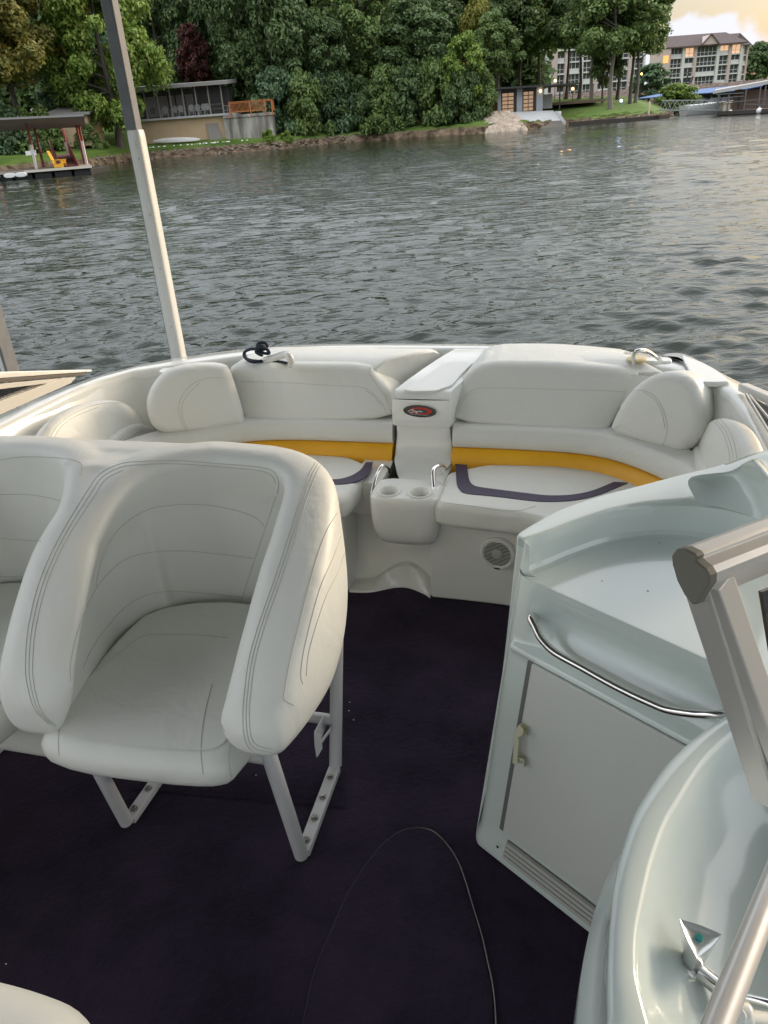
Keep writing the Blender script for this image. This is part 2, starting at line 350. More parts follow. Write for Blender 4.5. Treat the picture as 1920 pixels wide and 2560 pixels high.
# --------------------------------------------------------------- benches
def lowerback(path,z0,z1,lean,th,bul=.008):
    rings=[]; P=resample(catmull(path,120),60,False)
    for i,p in enumerate(P):
        t=(P[min(i+1,59)]-P[max(i-1,0)]).normalized(); nn=Vector((t.y,-t.x,0)); 
        if nn.dot(Vector((CXB,2.0,0))-p)<0: nn=-nn
        sec=[]
        for z,b in [(z0,-.012),(z0+.006,-.003),(z0+(z1-z0)*.3,bul*.7),(z0+(z1-z0)*.6,bul),(z1-.012,bul*.6),(z1-.003,-.002),(z1,-.012)]:
            sec.append(p+nn*(b-(z-.5)*lean)+Vector((0,0,z-p.z)))
        sec.append(p-nn*(th+(z1-.5)*lean)+Vector((0,0,z1-p.z))); sec.append(p-nn*(th+(z0-.5)*lean)+Vector((0,0,z0-p.z)))
        rings.append(sec)
    mb=MB(); mb.loft(rings); return mb
CXB=-.7
def bench(label,side):
    R=side>0
    b=thing('bench_seat',label,'bench seat',(-.1 if R else -1.4,2.75,0),'bench seats either side of the walk through')
    if R: pth=[(-.558,2.832,.5),(-.3,2.83,.5),(-.1,2.818,.5),(.02,2.785,.5),(.11,2.73,.5),(.20,2.645,.5),(.265,2.56,.5),(.315,2.44,.5),(.34,2.30,.5),(.345,2.0,.5)]
    else: pth=[(-.812,2.845,.5),(-1.2,2.842,.5),(-1.38,2.82,.5),(-1.5,2.775,.5),(-1.60,2.70,.5),(-1.70,2.61,.5),(-1.78,2.5,.5),(-1.83,2.35,.5),(-1.84,2.0,.5),(-1.84,1.8,.5)]
    lowerback(pth,.502,.588,.30,.10).build('lower_backrest',VINYL,b,smooth=60)
    lowerback(pth,.39,.500,.30,.10,.010).build('yellow_band',YELLOW,b,smooth=60)
    # moulded base below the seats
    if R: base=[(-.598,2.495),(-.45,2.492),(-.30,2.484),(-.12,2.45),(-.05,2.40),(.02,2.28),(.05,2.1),(.05,1.85),(.44,1.85),(.44,2.9),(-.598,2.9)]
    else: base=[(-.93,2.487),(-1.2,2.49),(-1.35,2.46),(-1.46,2.30),(-1.5,2.1),(-1.5,1.8),(-2.05,1.8),(-2.05,2.9),(-.93,2.9)]
    mb=MB(); bb=[Vector((p[0],p[1],0)) for p in base]
    mb.prism(bb,-.002,.372); base_o=mb.build('seat_base',GEL,b,bevel=.012,smooth=40)
    # seat cushion
    if R: st=[(-.555,2.80),(-.558,2.47),(-.553,2.435),(-.52,2.425),(-.28,2.40),(-.20,2.385),(-.13,2.34),(-.06,2.28),(0,2.15),(.01,1.9),(.38,1.9),(.38,2.55),(.25,2.72),(.02,2.84)]
    else: st=[(-.86,2.82),(-.885,2.47),(-.90,2.42),(-.95,2.40),(-1.18,2.40),(-1.28,2.385),(-1.36,2.32),(-1.42,2.15),(-1.43,1.8),(-1.85,1.8),(-1.85,2.55),(-1.72,2.7),(-1.42,2.84)]
    mb=MB(); mb.cushion(st,(0,0,.455),(1,0,0),(0,1,0),(0,0,-1),.10,.028,ch=1,n=160); seat=mb.build('seat_cushion',VINYL,b,smooth=60)
    # purple stripe set in the seat
    if R: sp=[(1138,1160),(1140,1185),(1142,1210),(1150,1225),(1168,1234),(1240,1241),(1330,1252),(1380,1254),(1440,1250),(1500,1236),(1570,1207)]; si=[(1168,1163),(1170,1185),(1174,1202),(1182,1212),(1200,1218),(1260,1226),(1340,1236),(1380,1239),(1430,1237),(1480,1227),(1535,1205)]
    else: sp=[(932,1156),(925,1180),(905,1198),(880,1207),(850,1211),(820,1210)]; si=[(915,1156),(903,1173),(885,1186),(865,1194),(845,1198),(820,1199)]
    a=catmull([zp(x,y,.4565) for x,y in sp],40); c_=catmull([zp(x,y,.4565) for x,y in si],40)
    mb=MB(); up=Vector((0,0,.0012))
    mb.loft([[p-up*3,p+up,q+up,q-up*3] for p,q in zip(a,c_)]); mb.build('purple_stripe',PURPLE,seat,smooth=30)
    # main pad: leaning front face, flat top running back as a sun pad
    U=(1,0,0); Vv=Vn((0,.5,1)); O=(0,2.86,.54)
    if R: px=[(1131,1055),(1128,1010),(1146,960),(1178,927),(1218,909),(1300,908),(1400,910),(1600,930),(1584,962),(1550,1020),(1518,1080),(1505,1084),(1300,1069)]
    else: px=[(982,1045),(981,1010),(968,975),(934,940),(920,916),(760,914),(588,914),(570,925),(580,960),(606,1050),(622,1056),(800,1056)]
    pad=cush_px('backrest_pad',px,O,U,Vv,.30,.030,VINYL,b,ch=1,Nn=Vector((0.0,1,-.012)),rb=.02,n=160)
    # sun pad roll behind the front pad
    mb=MB(); ys=[(3.00,.775),(3.05,.803),(3.15,.806),(3.23,.798),(3.27,.775),(3.29,.72),(3.29,.66),(3.0,.66)]
    uu=[0,.006,.02,.05]+[.05+.9*k/10 for k in range(1,10)]+[.95,.98,.994,1]
    sc=[.88,.95,.985,1.0]+[1]*9+[1.0,.985,.95,.88]
    def xr(y):
        t=min(max((y-3.0)/.25,0),1)
        return (-.470-.01*t,.24-.20*t**.6) if R else (-1.46+.16*t,-.90+.215*t)
    mb.loft([[Vector((xr(y)[0]+(xr(y)[1]-xr(y)[0])*u_,3.12+(y-3.12)*s_,.70+(z-.70)*s_)) for y,z in ys] for u_,s_ in zip(uu,sc)]); mb.build('sun_pad',VINYL2,b,smooth=50,bevel=.01)
    # corner bolster
    if R:
        px=[(1517,1080),(1530,1045),(1552,1005),(1585,965),(1625,940),(1660,932),(1700,937),(1728,958),(1745,1000),(1755,1040),(1753,1075),(1735,1100),(1700,1133),(1680,1133),(1600,1107)]
        O=(.15,2.765,.59); U=Vn((.86,-.50,0))
    else:
        px=[(372,1040),(368,1005),(382,965),(410,935),(450,918),(510,911),(556,914),(572,922),(590,975),(612,1052),(600,1060),(500,1080),(420,1087),(385,1070)]
        O=(-1.62,2.72,.59); U=Vn((.86,.50,0))
    bol=cush_px('corner_bolster',px,O,U,(0,0,1) if False else Vn((0,.25,1)),.17,.045,VINYL2,b,ch=1,crown=.004,rb=.04,n=140)
    # side arm pads
    if R:
        p1=cush_px('side_pad',[(1735,1090),(1745,1065),(1775,1047),(1800,1045),(1830,1060),(1852,1100),(1864,1150),(1864,1215),(1760,1215),(1740,1125)],(.335,2.5,.55),(0,-1,0),Vn((.25,0,1)),.07,.028,VINYL2,b,ch=1,crown=.006)
        p2=cush_px('side_pad',[(1680,1160),(1690,1130),(1712,1110),(1735,1106),(1745,1130),(1770,1215),(1685,1215)],(.31,2.5,.50),(0,-1,0),Vn((.25,0,1)),.06,.025,VINYL,b,ch=1,crown=.006)
        L1=[(1797,1045),(1820,1070),(1836,1110),(1842,1150),(1838,1190)]; L2=[(x-9,y+2) for x,y in L1]; L3=[(x-17,y+4) for x,y in L1]
        L4=[(1722,1110),(1732,1140),(1740,1170),(1743,1200)]; L5=[(x-6,y) for x,y in L4]
        seams('stitching',[p1,p2],[L1,L2,L3,L4,L5],.0009,STITCH,b)
        seams('stitching',[bol],[[(1560,985),(1590,976),(1620,980),(1645,1000),(1662,1035),(1668,1070),(1662,1100),(1650,1122)],[(1610,980),(1640,1002),(1656,1036),(1662,1072)]],.0009,STITCH,b)
        seams('stitching',[pad],[[(1138,1038),(1146,1012),(1160,990),(1182,976),(1210,970),(1300,971),(1400,974),(1500,976),(1560,980)],[(1145,1036),(1153,1010),(1168,991),(1188,980)]],.0009,STITCH,b)
        seams('stitching',[seat],[[(1098,1252),(1120,1258),(1200,1268),(1260,1276),(1300,1276),(1340,1266)]],.0009,STITCH,b)
    else:
        p1=cush_px('side_pad',[(95,1130),(120,1075),(165,1030),(230,1005),(290,999),(330,1012),(355,1040),(368,1065),(372,1110),(300,1130)],(-1.93,2.5,.60),(0,1,0),Vn((-.25,0,1)),.07,.028,VINYL2,b,ch=1,crown=.006)
        p2=cush_px('side_pad',[(230,1140),(270,1100),(320,1068),(352,1058),(385,1068),(420,1105),(430,1140)],(-1.88,2.5,.50),(0,1,0),Vn((-.25,0,1)),.06,.025,VINYL,b,ch=1,crown=.006)
        L1=[(118,1110),(140,1070),(180,1037),(240,1012),(300,1008),(335,1025)]; L2=[(130,1104),(152,1068),(190,1040),(245,1018)]
        L4=[(285,1108),(320,1085),(360,1066)]; L5=[(293,1112),(328,1089),(366,1070)]
        seams('stitching',[p1,p2],[L1,L2,L4,L5],.0009,STITCH,b)
        seams('stitching',[bol],[[(560,944),(520,946),(485,958),(458,985),(447,1015),(450,1045),(462,1070),(470,1080)],[(500,957),(470,985),(455,1015),(457,1045),(468,1072)]],.0009,STITCH,b)
        seams('stitching',[pad],[[(600,954),(700,956),(800,962),(880,966),(915,972),(940,990),(957,1012),(966,1035)],[(915,977),(936,992),(952,1013)],[(927,917),(925,935),(945,965),(962,990),(971,1010)]],.0009,STITCH,b)
    return b,base_o
bR,baseR=bench('cream bench seat with yellow band and purple trim right of the cup holder console',1)
bL,baseL=bench('cream bench seat left of the cup holder console, half hidden by the bucket chair',-1)
# side seat pad just behind the cabinet
mb=MB(); mb.cushion([(-.13,2.22),(-.15,2.05),(-.12,1.9),(0.1,1.88),(.1,2.3),(-.02,2.32)],(0,0,.452),(1,0,0),(0,1,0),(0,0,-1),.12,.03,ch=2); mb.build('side_seat_cushion',VINYL2,bR,smooth=60)
# speaker in the seat base
sc_=Vector((-.325,2.487,.235)); 
sn=Vector((.16,.987,0)).normalized()*-1
q=yp(1244,1384,2.478); ax=Vn((-.13,-1,0.0))
sp=MB(); sp.lathe([(.067,-.02),(.068,.002),(.064,.008),(.056,.009),(.055,.004),(.001,.004)],q,ax,40); spk=sp.build('speaker',GEL,bR,smooth=30)
su=Vn((1,-.13,0)); mb=MB()
for k in range(-8,9):
    zz_=k*.0058; hw=math.sqrt(max(.051**2-zz_**2,0)); 
    c0=q+ax*.0045+Vector((0,0,zz_)); mb.beam(c0-su*hw,c0+su*hw,.0026,.0026)
mb.build('grille_slots',mat('grille_dark',(.05,.05,.045),.6),spk,smooth=0)
mb=MB(); mb.lathe([(.021,.003),(.021,.008),(.016,.010),(.001,.011)],q,ax,28); mb.lathe([(.013,.010),(.012,.0125),(.001,.0125)],q,ax,24); mb.build('tweeter_cap',mat('grille_grey',(.42,.42,.40),.4),spk)
mb=MB(); mb.cushion([(-.012,-.003),(.012,-.003),(.012,.003),(-.012,.003)],q+Vector((0,0,-.060))+ax*.011,su,(0,0,1),-ax,.004,.001,n=30,ch=2); mb.build('maker_plate',BLACK,spk)
# --------------------------------------------------------------- walk-through console with cup holders
con=thing('cup_holder_console','white moulded console between the two benches with two cup holders and oval badge','console',(-.7,2.8,0))
def crow(y,xl,xr,z,c=.0,n=17):   # a row across the console, optional concave dip c, rounded shoulders
    o=[]
    for k in range(n):
        t=k/(n-1); o.append(Vector((xl+(xr-xl)*t,y,z-c*math.sin(math.pi*t)**.8)))
    return o
def sect(y0,xl,xr,z,zb,c=0,rr=.02):
    return [Vector((xl,y0,zb))]+[Vector((xl,y0,z-rr))]+crow(y0,xl+rr*.3,xr-rr*.3,z,c)+[Vector((xr,y0,z-rr))]+[Vector((xr,y0,zb))]
mb=MB()
rows=[sect(3.38,-.60,-.42,.70,.3),sect(3.35,-.605,-.425,.765,.3),sect(3.27,-.625,-.440,.787,.3),sect(3.15,-.675,-.470,.778,.3),sect(3.05,-.725,-.500,.760,.3),sect(2.97,-.765,-.525,.743,.3),sect(2.90,-.805,-.56,.722,.3),sect(2.875,-.805,-.563,.712,.3),sect(2.862,-.803,-.565,.695,.3)]
mb.loft(rows,closed=False,cap=(False,False))
# front band with the badge, then the throat below
prof=[(2.862,.695,-.803,-.565),(2.852,.66,-.805,-.563),(2.846,.62,-.805,-.562),(2.842,.594,-.803,-.563),(2.845,.588,-.80,-.566),(2.868,.584,-.795,-.572),(2.868,.54,-.795,-.57),(2.862,.50,-.80,-.565),(2.84,.465,-.80,-.56),(2.80,.445,-.795,-.56),(2.72,.433,-.765,-.585),(2.66,.432,-.74,-.615),(2.62,.436,-.745,-.61),(2.60,.452,-.775,-.575),(2.59,.459,-.785,-.565),(2.565,.4605,-.79,-.56)]
def frow(y,z,xl,xr,n=21):
    o=[]
    for k in range(n):
        t=k/(n-1); e=.5-.5*math.cos(math.pi*t); x=xl+(xr-xl)*e
        s_=math.sin(math.pi*t); o.append(Vector((x,y-(.012*s_ if y>2.83 else 0)+(.02*(1-s_)**4 if y<2.47 else 0),z)))
    return o
mb2=MB(); mb2.loft([frow(*p) for p in [(a,b,c_,d) for a,b,c_,d in prof]],closed=False,cap=(False,False))
# recessed panel line on the top
cb=mb.build('console_top',GEL,con,smooth=50); cfz=mb2.build('console_throat',GEL,con,smooth=50)
mb=MB()
pan=[(988+14,985-6),(1118,985-8),(1162,925),(1188,903),(1112,903),(1085,925),(1030,960)]
pts=[]
for x,y in pan:
    t=(y-903)/(980-903); zt=.783-(.783-.722)*t; pts.append(zp(x,y,zt))
O=pts[0]; e1=(pts[1]-pts[0]).normalized(); nrm=(pts[1]-pts[0]).cross(pts[3]-pts[0]).normalized(); e2=nrm.cross(e1)
if e2.y<0: e2=-e2
mb.cushion([((p-O).dot(e1),(p-O).dot(e2)) for p in pts],O+Vector((0,0,.0015)),e1,e2,Vector((0,0,-1)),.01,.0015,ch=1,n=90); mb.build('top_panel',GEL,con,smooth=40)
# cup holder block
mb=MB()
def blk(z,k,y0,hw,d): # rounded rectangle ring
    cx_=-.674; o=[]
    for i in range(40):
        a=2*math.pi*i/40; c1,s1=math.cos(a),math.sin(a); ex=.45
        o.append(Vector((cx_+hw*math.copysign(abs(c1)**ex,c1),y0+d*math.copysign(abs(s1)**ex,s1),z)))
    return o
rings=[blk(.462,0,2.52,.122,.085),blk(.460,0,2.52,.127,.090),blk(.453,0,2.52,.131,.094),blk(.42,0,2.522,.133,.097),blk(.37,0,2.524,.134,.098),blk(.32,0,2.527,.130,.097),blk(.285,0,2.53,.120,.092),blk(.262,0,2.535,.106,.084),blk(.25,0,2.54,.09,.072),blk(.247,0,2.55,.05,.04)]
mb.loft(rings,cap=(False,True))
# top surface with two real holes
hole=[(-.735,2.485,.036),(-.617,2.487,.036)]
bmx=bmesh.new(); top=rings[0]
mb.build('cup_holder_block',GEL,con,smooth=60)
bo=bpy.data.meshes.new('tmp'); 
mb=MB()
# fan the top in a grid and drop the cells inside the holes by building it in strips
nx,ny=64,44; X0,X1,Y0,Y1=-.796,-.552,2.436,2.604; V=[];ids={}
def inside(x,y):
    a=abs((x+.674)/.1222)**(2/.45)+abs((y-2.52)/.0852)**(2/.45); return a<=1.0
fs=[]
def pid(i,j):
    if (i,j) not in ids:
        x=X0+(X1-X0)*i/nx; y=Y0+(Y1-Y0)*j/ny
        for hx,hy,hr in hole:
            d=math.hypot(x-hx,y-hy)
            if hr-.004<d<hr+.0045 and d>0: x=hx+(x-hx)*hr/d; y=hy+(y-hy)*hr/d
        ids[(i,j)]=len(V); V.append((x,y,.4622))
    return ids[(i,j)]
for i in range(nx):
    for j in range(ny):
        x=X0+(X1-X0)*(i+.5)/nx; y=Y0+(Y1-Y0)*(j+.5)/ny
        if not inside(x,y): continue
        if any(math.hypot(x-hx,y-hy)<hr for hx,hy,hr in hole): continue
        fs.append((pid(i,j),pid(i+1,j),pid(i+1,j+1),pid(i,j+1)))
mb.add(V,fs); mb.build('cup_holder_top',GEL,con,smooth=30)
for hx,hy,hr in hole:
    mb=MB(); mb.lathe([(hr+.009,.4625),(hr+.009,.4665),(hr+.005,.469),(hr,.4665),(hr-.003,.455),(hr-.005,.40),(hr-.007,.385),(.001,.384)],(hx,hy,0),seg=40,c0=False)
    mb.build('cup_holder',VINYL2,con,smooth=50)
# chrome side handles
for pts in ([(972,1180),(970,1168),(958,1163),(946,1180),(937,1205),(930,1236)],[(1102,1182),(1112,1172),(1100,1164),(1084,1174),(1083,1205),(1087,1245)]):
    zs=[.47,.50,.52,.52,.49,.44]; ys=[2.72,2.70,2.66,2.62,2.57,2.52]
    P=[yp(x,y,Y) for (x,y),Y in zip(pts,ys)]
    mb=MB(); mb.tube(catmull(P,36),.008,12); mb.build('side_handle',CHROME,con)
# foot recess and arch
mb=MB()
R1=[(-.935,2.49,.0),(-.93,2.49,.37),(-.86,2.60,.37),(-.86,2.62,0)]
def arch(x): 
    t=(x+.935)/(.335); return .075*math.exp(-((x+.735)/.085)**2)
bot=catmull([(-.935,2.488,0),(-.921,2.486,0),(-.845,2.498,0),(-.761,2.545,0),(-.705,2.554,0),(-.634,2.523,0),(-.598,2.494,0)],31)
arc=catmull([(-.935,2.545,.0),(-.90,2.55,.004),(-.845,2.56,.012),(-.777,2.575,.062),(-.707,2.58,.088),(-.652,2.575,.060),(-.598,2.56,.012)],31)
mb.loft([[Vector((p.x,p.y,-.004)),Vector((p.x,p.y+.004,.006)),p.lerp(q,.5)+Vector((0,.004,.004)),q,Vector((q.x,q.y+.025,q.z+.006)),Vector((q.x,2.66,.20)),Vector((q.x,2.66,.42))] for p,q in zip(bot,arc)],closed=False,cap=(False,False))
mb.build('foot_recess',GEL,con,smooth=45)
mb=MB(); mb.box(-.93,-.803,2.60,2.86,.30,.44); mb.build('side_filler',GEL,con,bevel=.004); mb=MB(); mb.box(-.60,-.557,2.56,2.86,.30,.435); mb.build('side_filler',GEL,con,bevel=.004)
# oval badge
bo_=yp(1049,1028,2.829); bu=Vector((1,0,0)); bv=Vn((0,.12,1)); bn=bu.cross(bv)*1.0
if bn.dot(CAM-bo_)<0: bn=-bn
BS=1.58; a_,b_=.0425*BS,.0152*BS
def ell(a,b,n=48,cx0=0,cy0=0,rot=0): 
    o=[]
    for i in range(n):
        t=2*math.pi*i/n; x,y=a*math.cos(t),b*math.sin(t); o.append((cx0+x*math.cos(rot)-y*math.sin(rot),cy0+x*math.sin(rot)+y*math.cos(rot)))
    return o
tiltb=math.radians(-3)
bu2=bu*math.cos(tiltb)+bv*math.sin(tiltb); bv2=bv*math.cos(tiltb)-bu*math.sin(tiltb)
mb=MB(); mb.cushion(ell(a_,b_),bo_+bn*.003,bu2,bv2,-bn,.006,.001,n=60,ch=0); badge=mb.build('badge',mat('badge_black',(.008,.008,.009),.25,coat=.5),con)
red=mat('badge_red',(.55,.012,.015),.35)
mb=MB(); o1=ell(.0275*BS,.0088*BS,60,.004*BS,.0015*BS); o2=ell(.0215*BS,.0055*BS,60,.0012*BS,.0008*BS)
Z=lambda p,h:bo_+bu2*p[0]+bv2*p[1]+bn*h
mb.loft([[Z(p,.0034) for p in o1],[Z(p,.0040) for p in o1],[Z(p,.0040) for p in o2],[Z(p,.0034) for p in o2]],cap=(False,False)); mb.build('red_swoosh',red,badge,smooth=20)
def text(name,s,size,O,U,V,Nn,M,par,h=0,shear=0,ext=.0003,cx=True,off=0):
    c=bpy.data.curves.new(name,'FONT'); c.body=s; c.size=size; c.shear=shear; c.extrude=ext; c.offset=off
    if cx: c.align_x='CENTER'; c.align_y='CENTER'
    o=bpy.data.objects.new('t',c); COL.objects.link(o); bpy.context.view_layer.update()
    me=bpy.data.meshes.new_from_object(o.evaluated_get(bpy.context.evaluated_depsgraph_get())); bpy.data.objects.remove(o)
    Mx=Matrix((Vector(U),Vector(V),Vector(Nn))).transposed().to_4x4(); Mx.translation=Vector(O)+Vector(Nn)*h
    me.transform(Mx); me.materials.clear(); me.materials.append(M); me.name=name
    t=bpy.data.objects.new(name,me); COL.objects.link(t)
    if par is not None:
        t.parent=par
        if par.type=='EMPTY': t.matrix_parent_inverse=par.matrix_basis.inverted()
    return t
bw=mat('badge_white',(.85,.85,.85),.4)
# hand-script word drawn as strokes
S=[[(-.0295,-.0035),(-.0275,-.0010),(-.0235,.0018),(-.018,.0038),(-.0145,.0036),(-.0150,.0018),(-.0195,.0004)],[(-.0195,.0004),(-.0150,.0002),(-.0140,-.0020),(-.0180,-.0042),(-.0240,-.0044),(-.0262,-.0030)],
   [(-.0075,.0008),(-.0105,.0009),(-.0125,-.0010),(-.0110,-.0024),(-.0080,-.0008),(-.0072,.0008),(-.0078,-.0014),(-.0058,-.0016)],[(-.0022,.0012),(-.0035,-.0014),(-.0060,-.0048),(-.0085,-.0052),(-.0080,-.0038),(-.0030,-.0010),(.0010,.0006)],
   [(.0045,.0012),(.0020,.0012),(.0004,-.0004),(.0016,-.0016),(.0040,.0000),(.0048,.0014),(.0042,-.0008),(.0062,-.0006),(.0090,.0000)],[(-.0016,.0028),(-.0010,.0030)]]
mb=MB()
for st in S: mb.tube([Z(p,.0046) for p in catmull([(x*BS,y*BS,0) for x,y in st],24)],.0009,6)
mb.build('script_lettering',bw,badge)
text('small_lettering','PERFORMANCE  BOATS',.0044*BS,Z((-.001*BS,-.0088*BS),0),bu2,bv2,bn,mat('badge_grey',(.4,.4,.4),.4),badge,h=.0034,shear=.25)
def smooth(a,b,x): t=max(0,min(1,(x-a)/(b-a))); return t*t*(3-2*t)
# --------------------------------------------------------------- twin bucket chair on tube frames
chair=thing('bucket_chair','cream vinyl twin bucket chair on white tube frames bolted to the purple carpet','chair',(-1.2,1.4,0))
def shell(st,mb,wf=1.0,zo=0):
    P=catmull([s[:3] for s in st],90); Q=catmull([(s[3],s[4],0) for s in st],90)
    rings=[]; n=len(P)
    for i,(p,q) in enumerate(zip(P,Q)):
        a=P[max(i-1,0)]; b=P[min(i+1,n-1)]; t=Vector((b.x-a.x,b.y-a.y,0)).normalized(); nn=Vector((t.y,-t.x,0))
        zb=q.x; wd=q.y*wf; zt=p.z+zo
        e=min(i,n-1-i)/5; k=math.sqrt(max(1-(1-min(e,1))**2,0.02)); hz=(zt-zb); zc=(zt+zb)/2
        sec=[]
        for j in range(28):
            an=2*math.pi*j/28; cx_=math.cos(an); sz=math.sin(an)
            r_=wd/2; 
            x=r_*math.copysign(abs(cx_)**.62,cx_); z=math.copysign(abs(sz)**.62,sz)*(hz/2-0); 
            # keep the rims rounded with a fixed radius
            if z>0: z=hz/2-r_*.95+ (r_*.95)*max(sz,0)**.9 if sz>.35 else z*(hz/2-r_*.6)/(hz/2)
            if x>0: x*=1-.72*smooth(.03,.16,(hz/2-z))
            sec.append(Vector((p.x,p.y,0))+nn*x*k+Vector((0,0,zc+z*(.6+.4*k))))
        rings.append(sec)
    mb.loft(rings); return mb
RT=[(-1.200,1.075,.590,.47,.175),(-1.220,1.15,.680,.46,.185),(-1.248,1.30,.790,.42,.185),(-1.262,1.43,.860,.40,.180),(-1.240,1.55,.915,.40,.165),(-1.155,1.655,.947,.40,.13),(-1.03,1.715,.955,.40,.122),(-.93,1.725,.953,.40,.12),(-.78,1.71,.945,.46,.125),(-.695,1.64,.925,.52,.14),(-.662,1.51,.885,.50,.165),(-.652,1.36,.815,.475,.185),(-.658,1.22,.715,.485,.178),(-.668,1.12,.630,.505,.165),(-.674,1.075,.590,.52,.15)]
LT=[(-1.170,1.078,.586,.475,.146),(-1.190,1.15,.676,.465,.150),(-1.222,1.30,.786,.43,.15),(-1.255,1.43,.857,.41,.146),(-1.29,1.56,.915,.41,.14),(-1.37,1.67,.943,.40,.125),(-1.50,1.722,.948,.40,.12),(-1.65,1.725,.946,.40,.12),(-1.79,1.70,.94,.40,.125),(-1.86,1.6,.92,.40,.14),(-1.89,1.45,.87,.41,.15),(-1.90,1.30,.80,.43,.155),(-1.91,1.15,.68,.46,.155),(-1.91,1.075,.59,.49,.15)]
mb=MB(); shell(RT,mb); shell(LT,mb)
# upholstered back plate closing the tubs behind and a web between them
mb.box(-1.80,-.82,1.70,1.77,.45,.938); mb.box(-1.40,-1.16,1.60,1.72,.42,.932)
sh=mb.build('bucket_shell',VINYL2,chair,smooth=180)
rm=sh.modifiers.new('rm','REMESH'); rm.mode='VOXEL'; rm.voxel_size=.0075; rm.use_smooth_shade=True
sm_=sh.modifiers.new('sm','SMOOTH'); sm_.factor=.7; sm_.iterations=14
def chseat(name,mirx=None):
    poly=[(-1.215,1.10),(-1.20,1.060),(-1.10,1.040),(-.95,1.045),(-.82,1.055),(-.742,1.070),(-.722,1.10),(-.70,1.30),(-.685,1.50),(-.73,1.64),(-.85,1.675),(-1.05,1.675),(-1.22,1.60),(-1.235,1.45),(-1.225,1.25)]
    if mirx is not None: poly=[(2*mirx-p[0],p[1]) for p in poly]
    # profile droops at the front like a waterfall edge
    P=resample(chaikin([(a,b,0) for a,b in poly],1),120); cx_=sum((p.x for p in P))/120; cy_=sum((p.y for p in P))/120
    def zt(y): return .500 if y>1.22 else .500-.016*((1.22-y)/.18)**2
    mb=MB(); rings=[]
    for f,dz in [(.02,.004),(.3,.004),(.6,.004),(.8,.003),(.88,.002)]: rings.append([Vector((cx_+(p.x-cx_)*f,cy_+(p.y-cy_)*f,zt(cy_+(p.y-cy_)*f)+dz)) for p in P])
    for k in range(7):
        t=k/6*math.pi/2; ins=.04*(1-math.sin(t)); f=1-ins/.26; rings.append([Vector((cx_+(p.x-cx_)*f,cy_+(p.y-cy_)*f,zt(cy_+(p.y-cy_)*f)-.04*(1-math.cos(t)))) for p in P])
    for k in range(6):
        t=(5-k)/5*math.pi/2; ins=.035*(1-math.sin(t)); f=1-ins/.26; rings.append([Vector((cx_+(p.x-cx_)*f,cy_+(p.y-cy_)*f+ .0,.402+.035*(1-math.cos(t))-.02*0)) for p in P])
    rings.append([Vector((cx_+(p.x-cx_)*.02,cy_+(p.y-cy_)*.02,.402)) for p in P])
    mb.loft(rings); return mb.build(name,VINYL,chair,smooth=70)
seatR=chseat('seat_cushion'); seatL=chseat('seat_cushion',-1.275)
mb=MB(); mb.box(-1.86,-1.02,1.19,1.62,.262,.40); mb.build('under_seat_pan',VINYL,chair,bevel=.03,smooth=60,seg=4)
seams('stitching',[seatR],[[(148,1888),(146,1850),(152,1800),(170,1755),(205,1710),(270,1655),(340,1600),(370,1588),(410,1586),(500,1588),(570,1595)],[(508,1935),(502,1880),(506,1820),(515,1770),(530,1710)],[(578,1942),(572,1900),(575,1860)]],.001,STITCH,chair)
A1=[(122,1810),(85,1770),(66,1700),(64,1640),(72,1560),(100,1450),(150,1340),(220,1225),(250,1185),(300,1160),(360,1153),(450,1152),(560,1160),(650,1168),(685,1180),(697,1205),(693,1235)]
A2=[(x+9,y+3) for x,y in A1[:7]]+[(228,1232),(257,1192),(303,1168),(362,1161),(450,1160),(560,1168),(645,1176),(678,1187),(689,1208)]
A3=[(x+18,y+6) for x,y in A1[:7]]+[(237,1238),(265,1198),(308,1175)]
B1=[(797,1155),(780,1190),(755,1260),(720,1370),(690,1460),(655,1560),(630,1650),(618,1740),(615,1800),(622,1850),(640,1872),(680,1880)]
B2=[(x+8,y+1) for x,y in B1[:-3]]+[(630,1846),(646,1864),(682,1872)]; B3=[(x-8,y) for x,y in B1[:-3]]+[(614,1853),(634,1880),(672,1887)]
Q1=[(240,1468),(248,1420),(270,1360),(310,1310),(370,1274),(440,1262),(520,1263),(590,1276),(640,1295),(662,1317)]
Q2=[(176,1705),(176,1660),(190,1590),(215,1520),(255,1450),(310,1400),(370,1382),(440,1377),(520,1382),(634,1396)]
Q3=[(207,1670),(230,1620),(265,1570),(310,1520),(360,1490),(420,1478),(500,1482),(605,1492)]
Q4=[(297,1162),(293,1150)]
Z1=[(843,1282),(815,1330),(790,1400),(765,1490),(745,1570),(725,1650),(712,1720),(710,1748),(735,1764)]
Z2=[(852,1340),(830,1400),(800,1470),(775,1560),(757,1640),(752,1690),(757,1710)]
Z3=[(862,1378),(845,1430),(815,1490),(785,1580),(770,1640),(765,1690)]
LS=[(0,1150),(60,1142),(150,1145),(190,1152),(206,1165),(200,1190)]
LQ1=[(0,1236),(60,1236),(110,1242),(150,1252)]; LQ2=[(0,1346),(60,1350),(103,1353)]; LQ3=[(0,1441),(60,1441)]
E1=[(690,1240),(660,1330),(620,1450),(585,1560),(555,1670),(545,1740),(548,1790),(562,1830)]
seams('stitching',[sh],[A1,A2,A3,B1,B2,B3,LS],.00095,STITCH,chair,n=140)
for _q in (Q1,Q2,Q3,Z1,Z2,Z3,LQ1,LQ2,LQ3,E1): seams('quilting_seam',[sh],[_q],.0009,STITCH,chair,n=120)
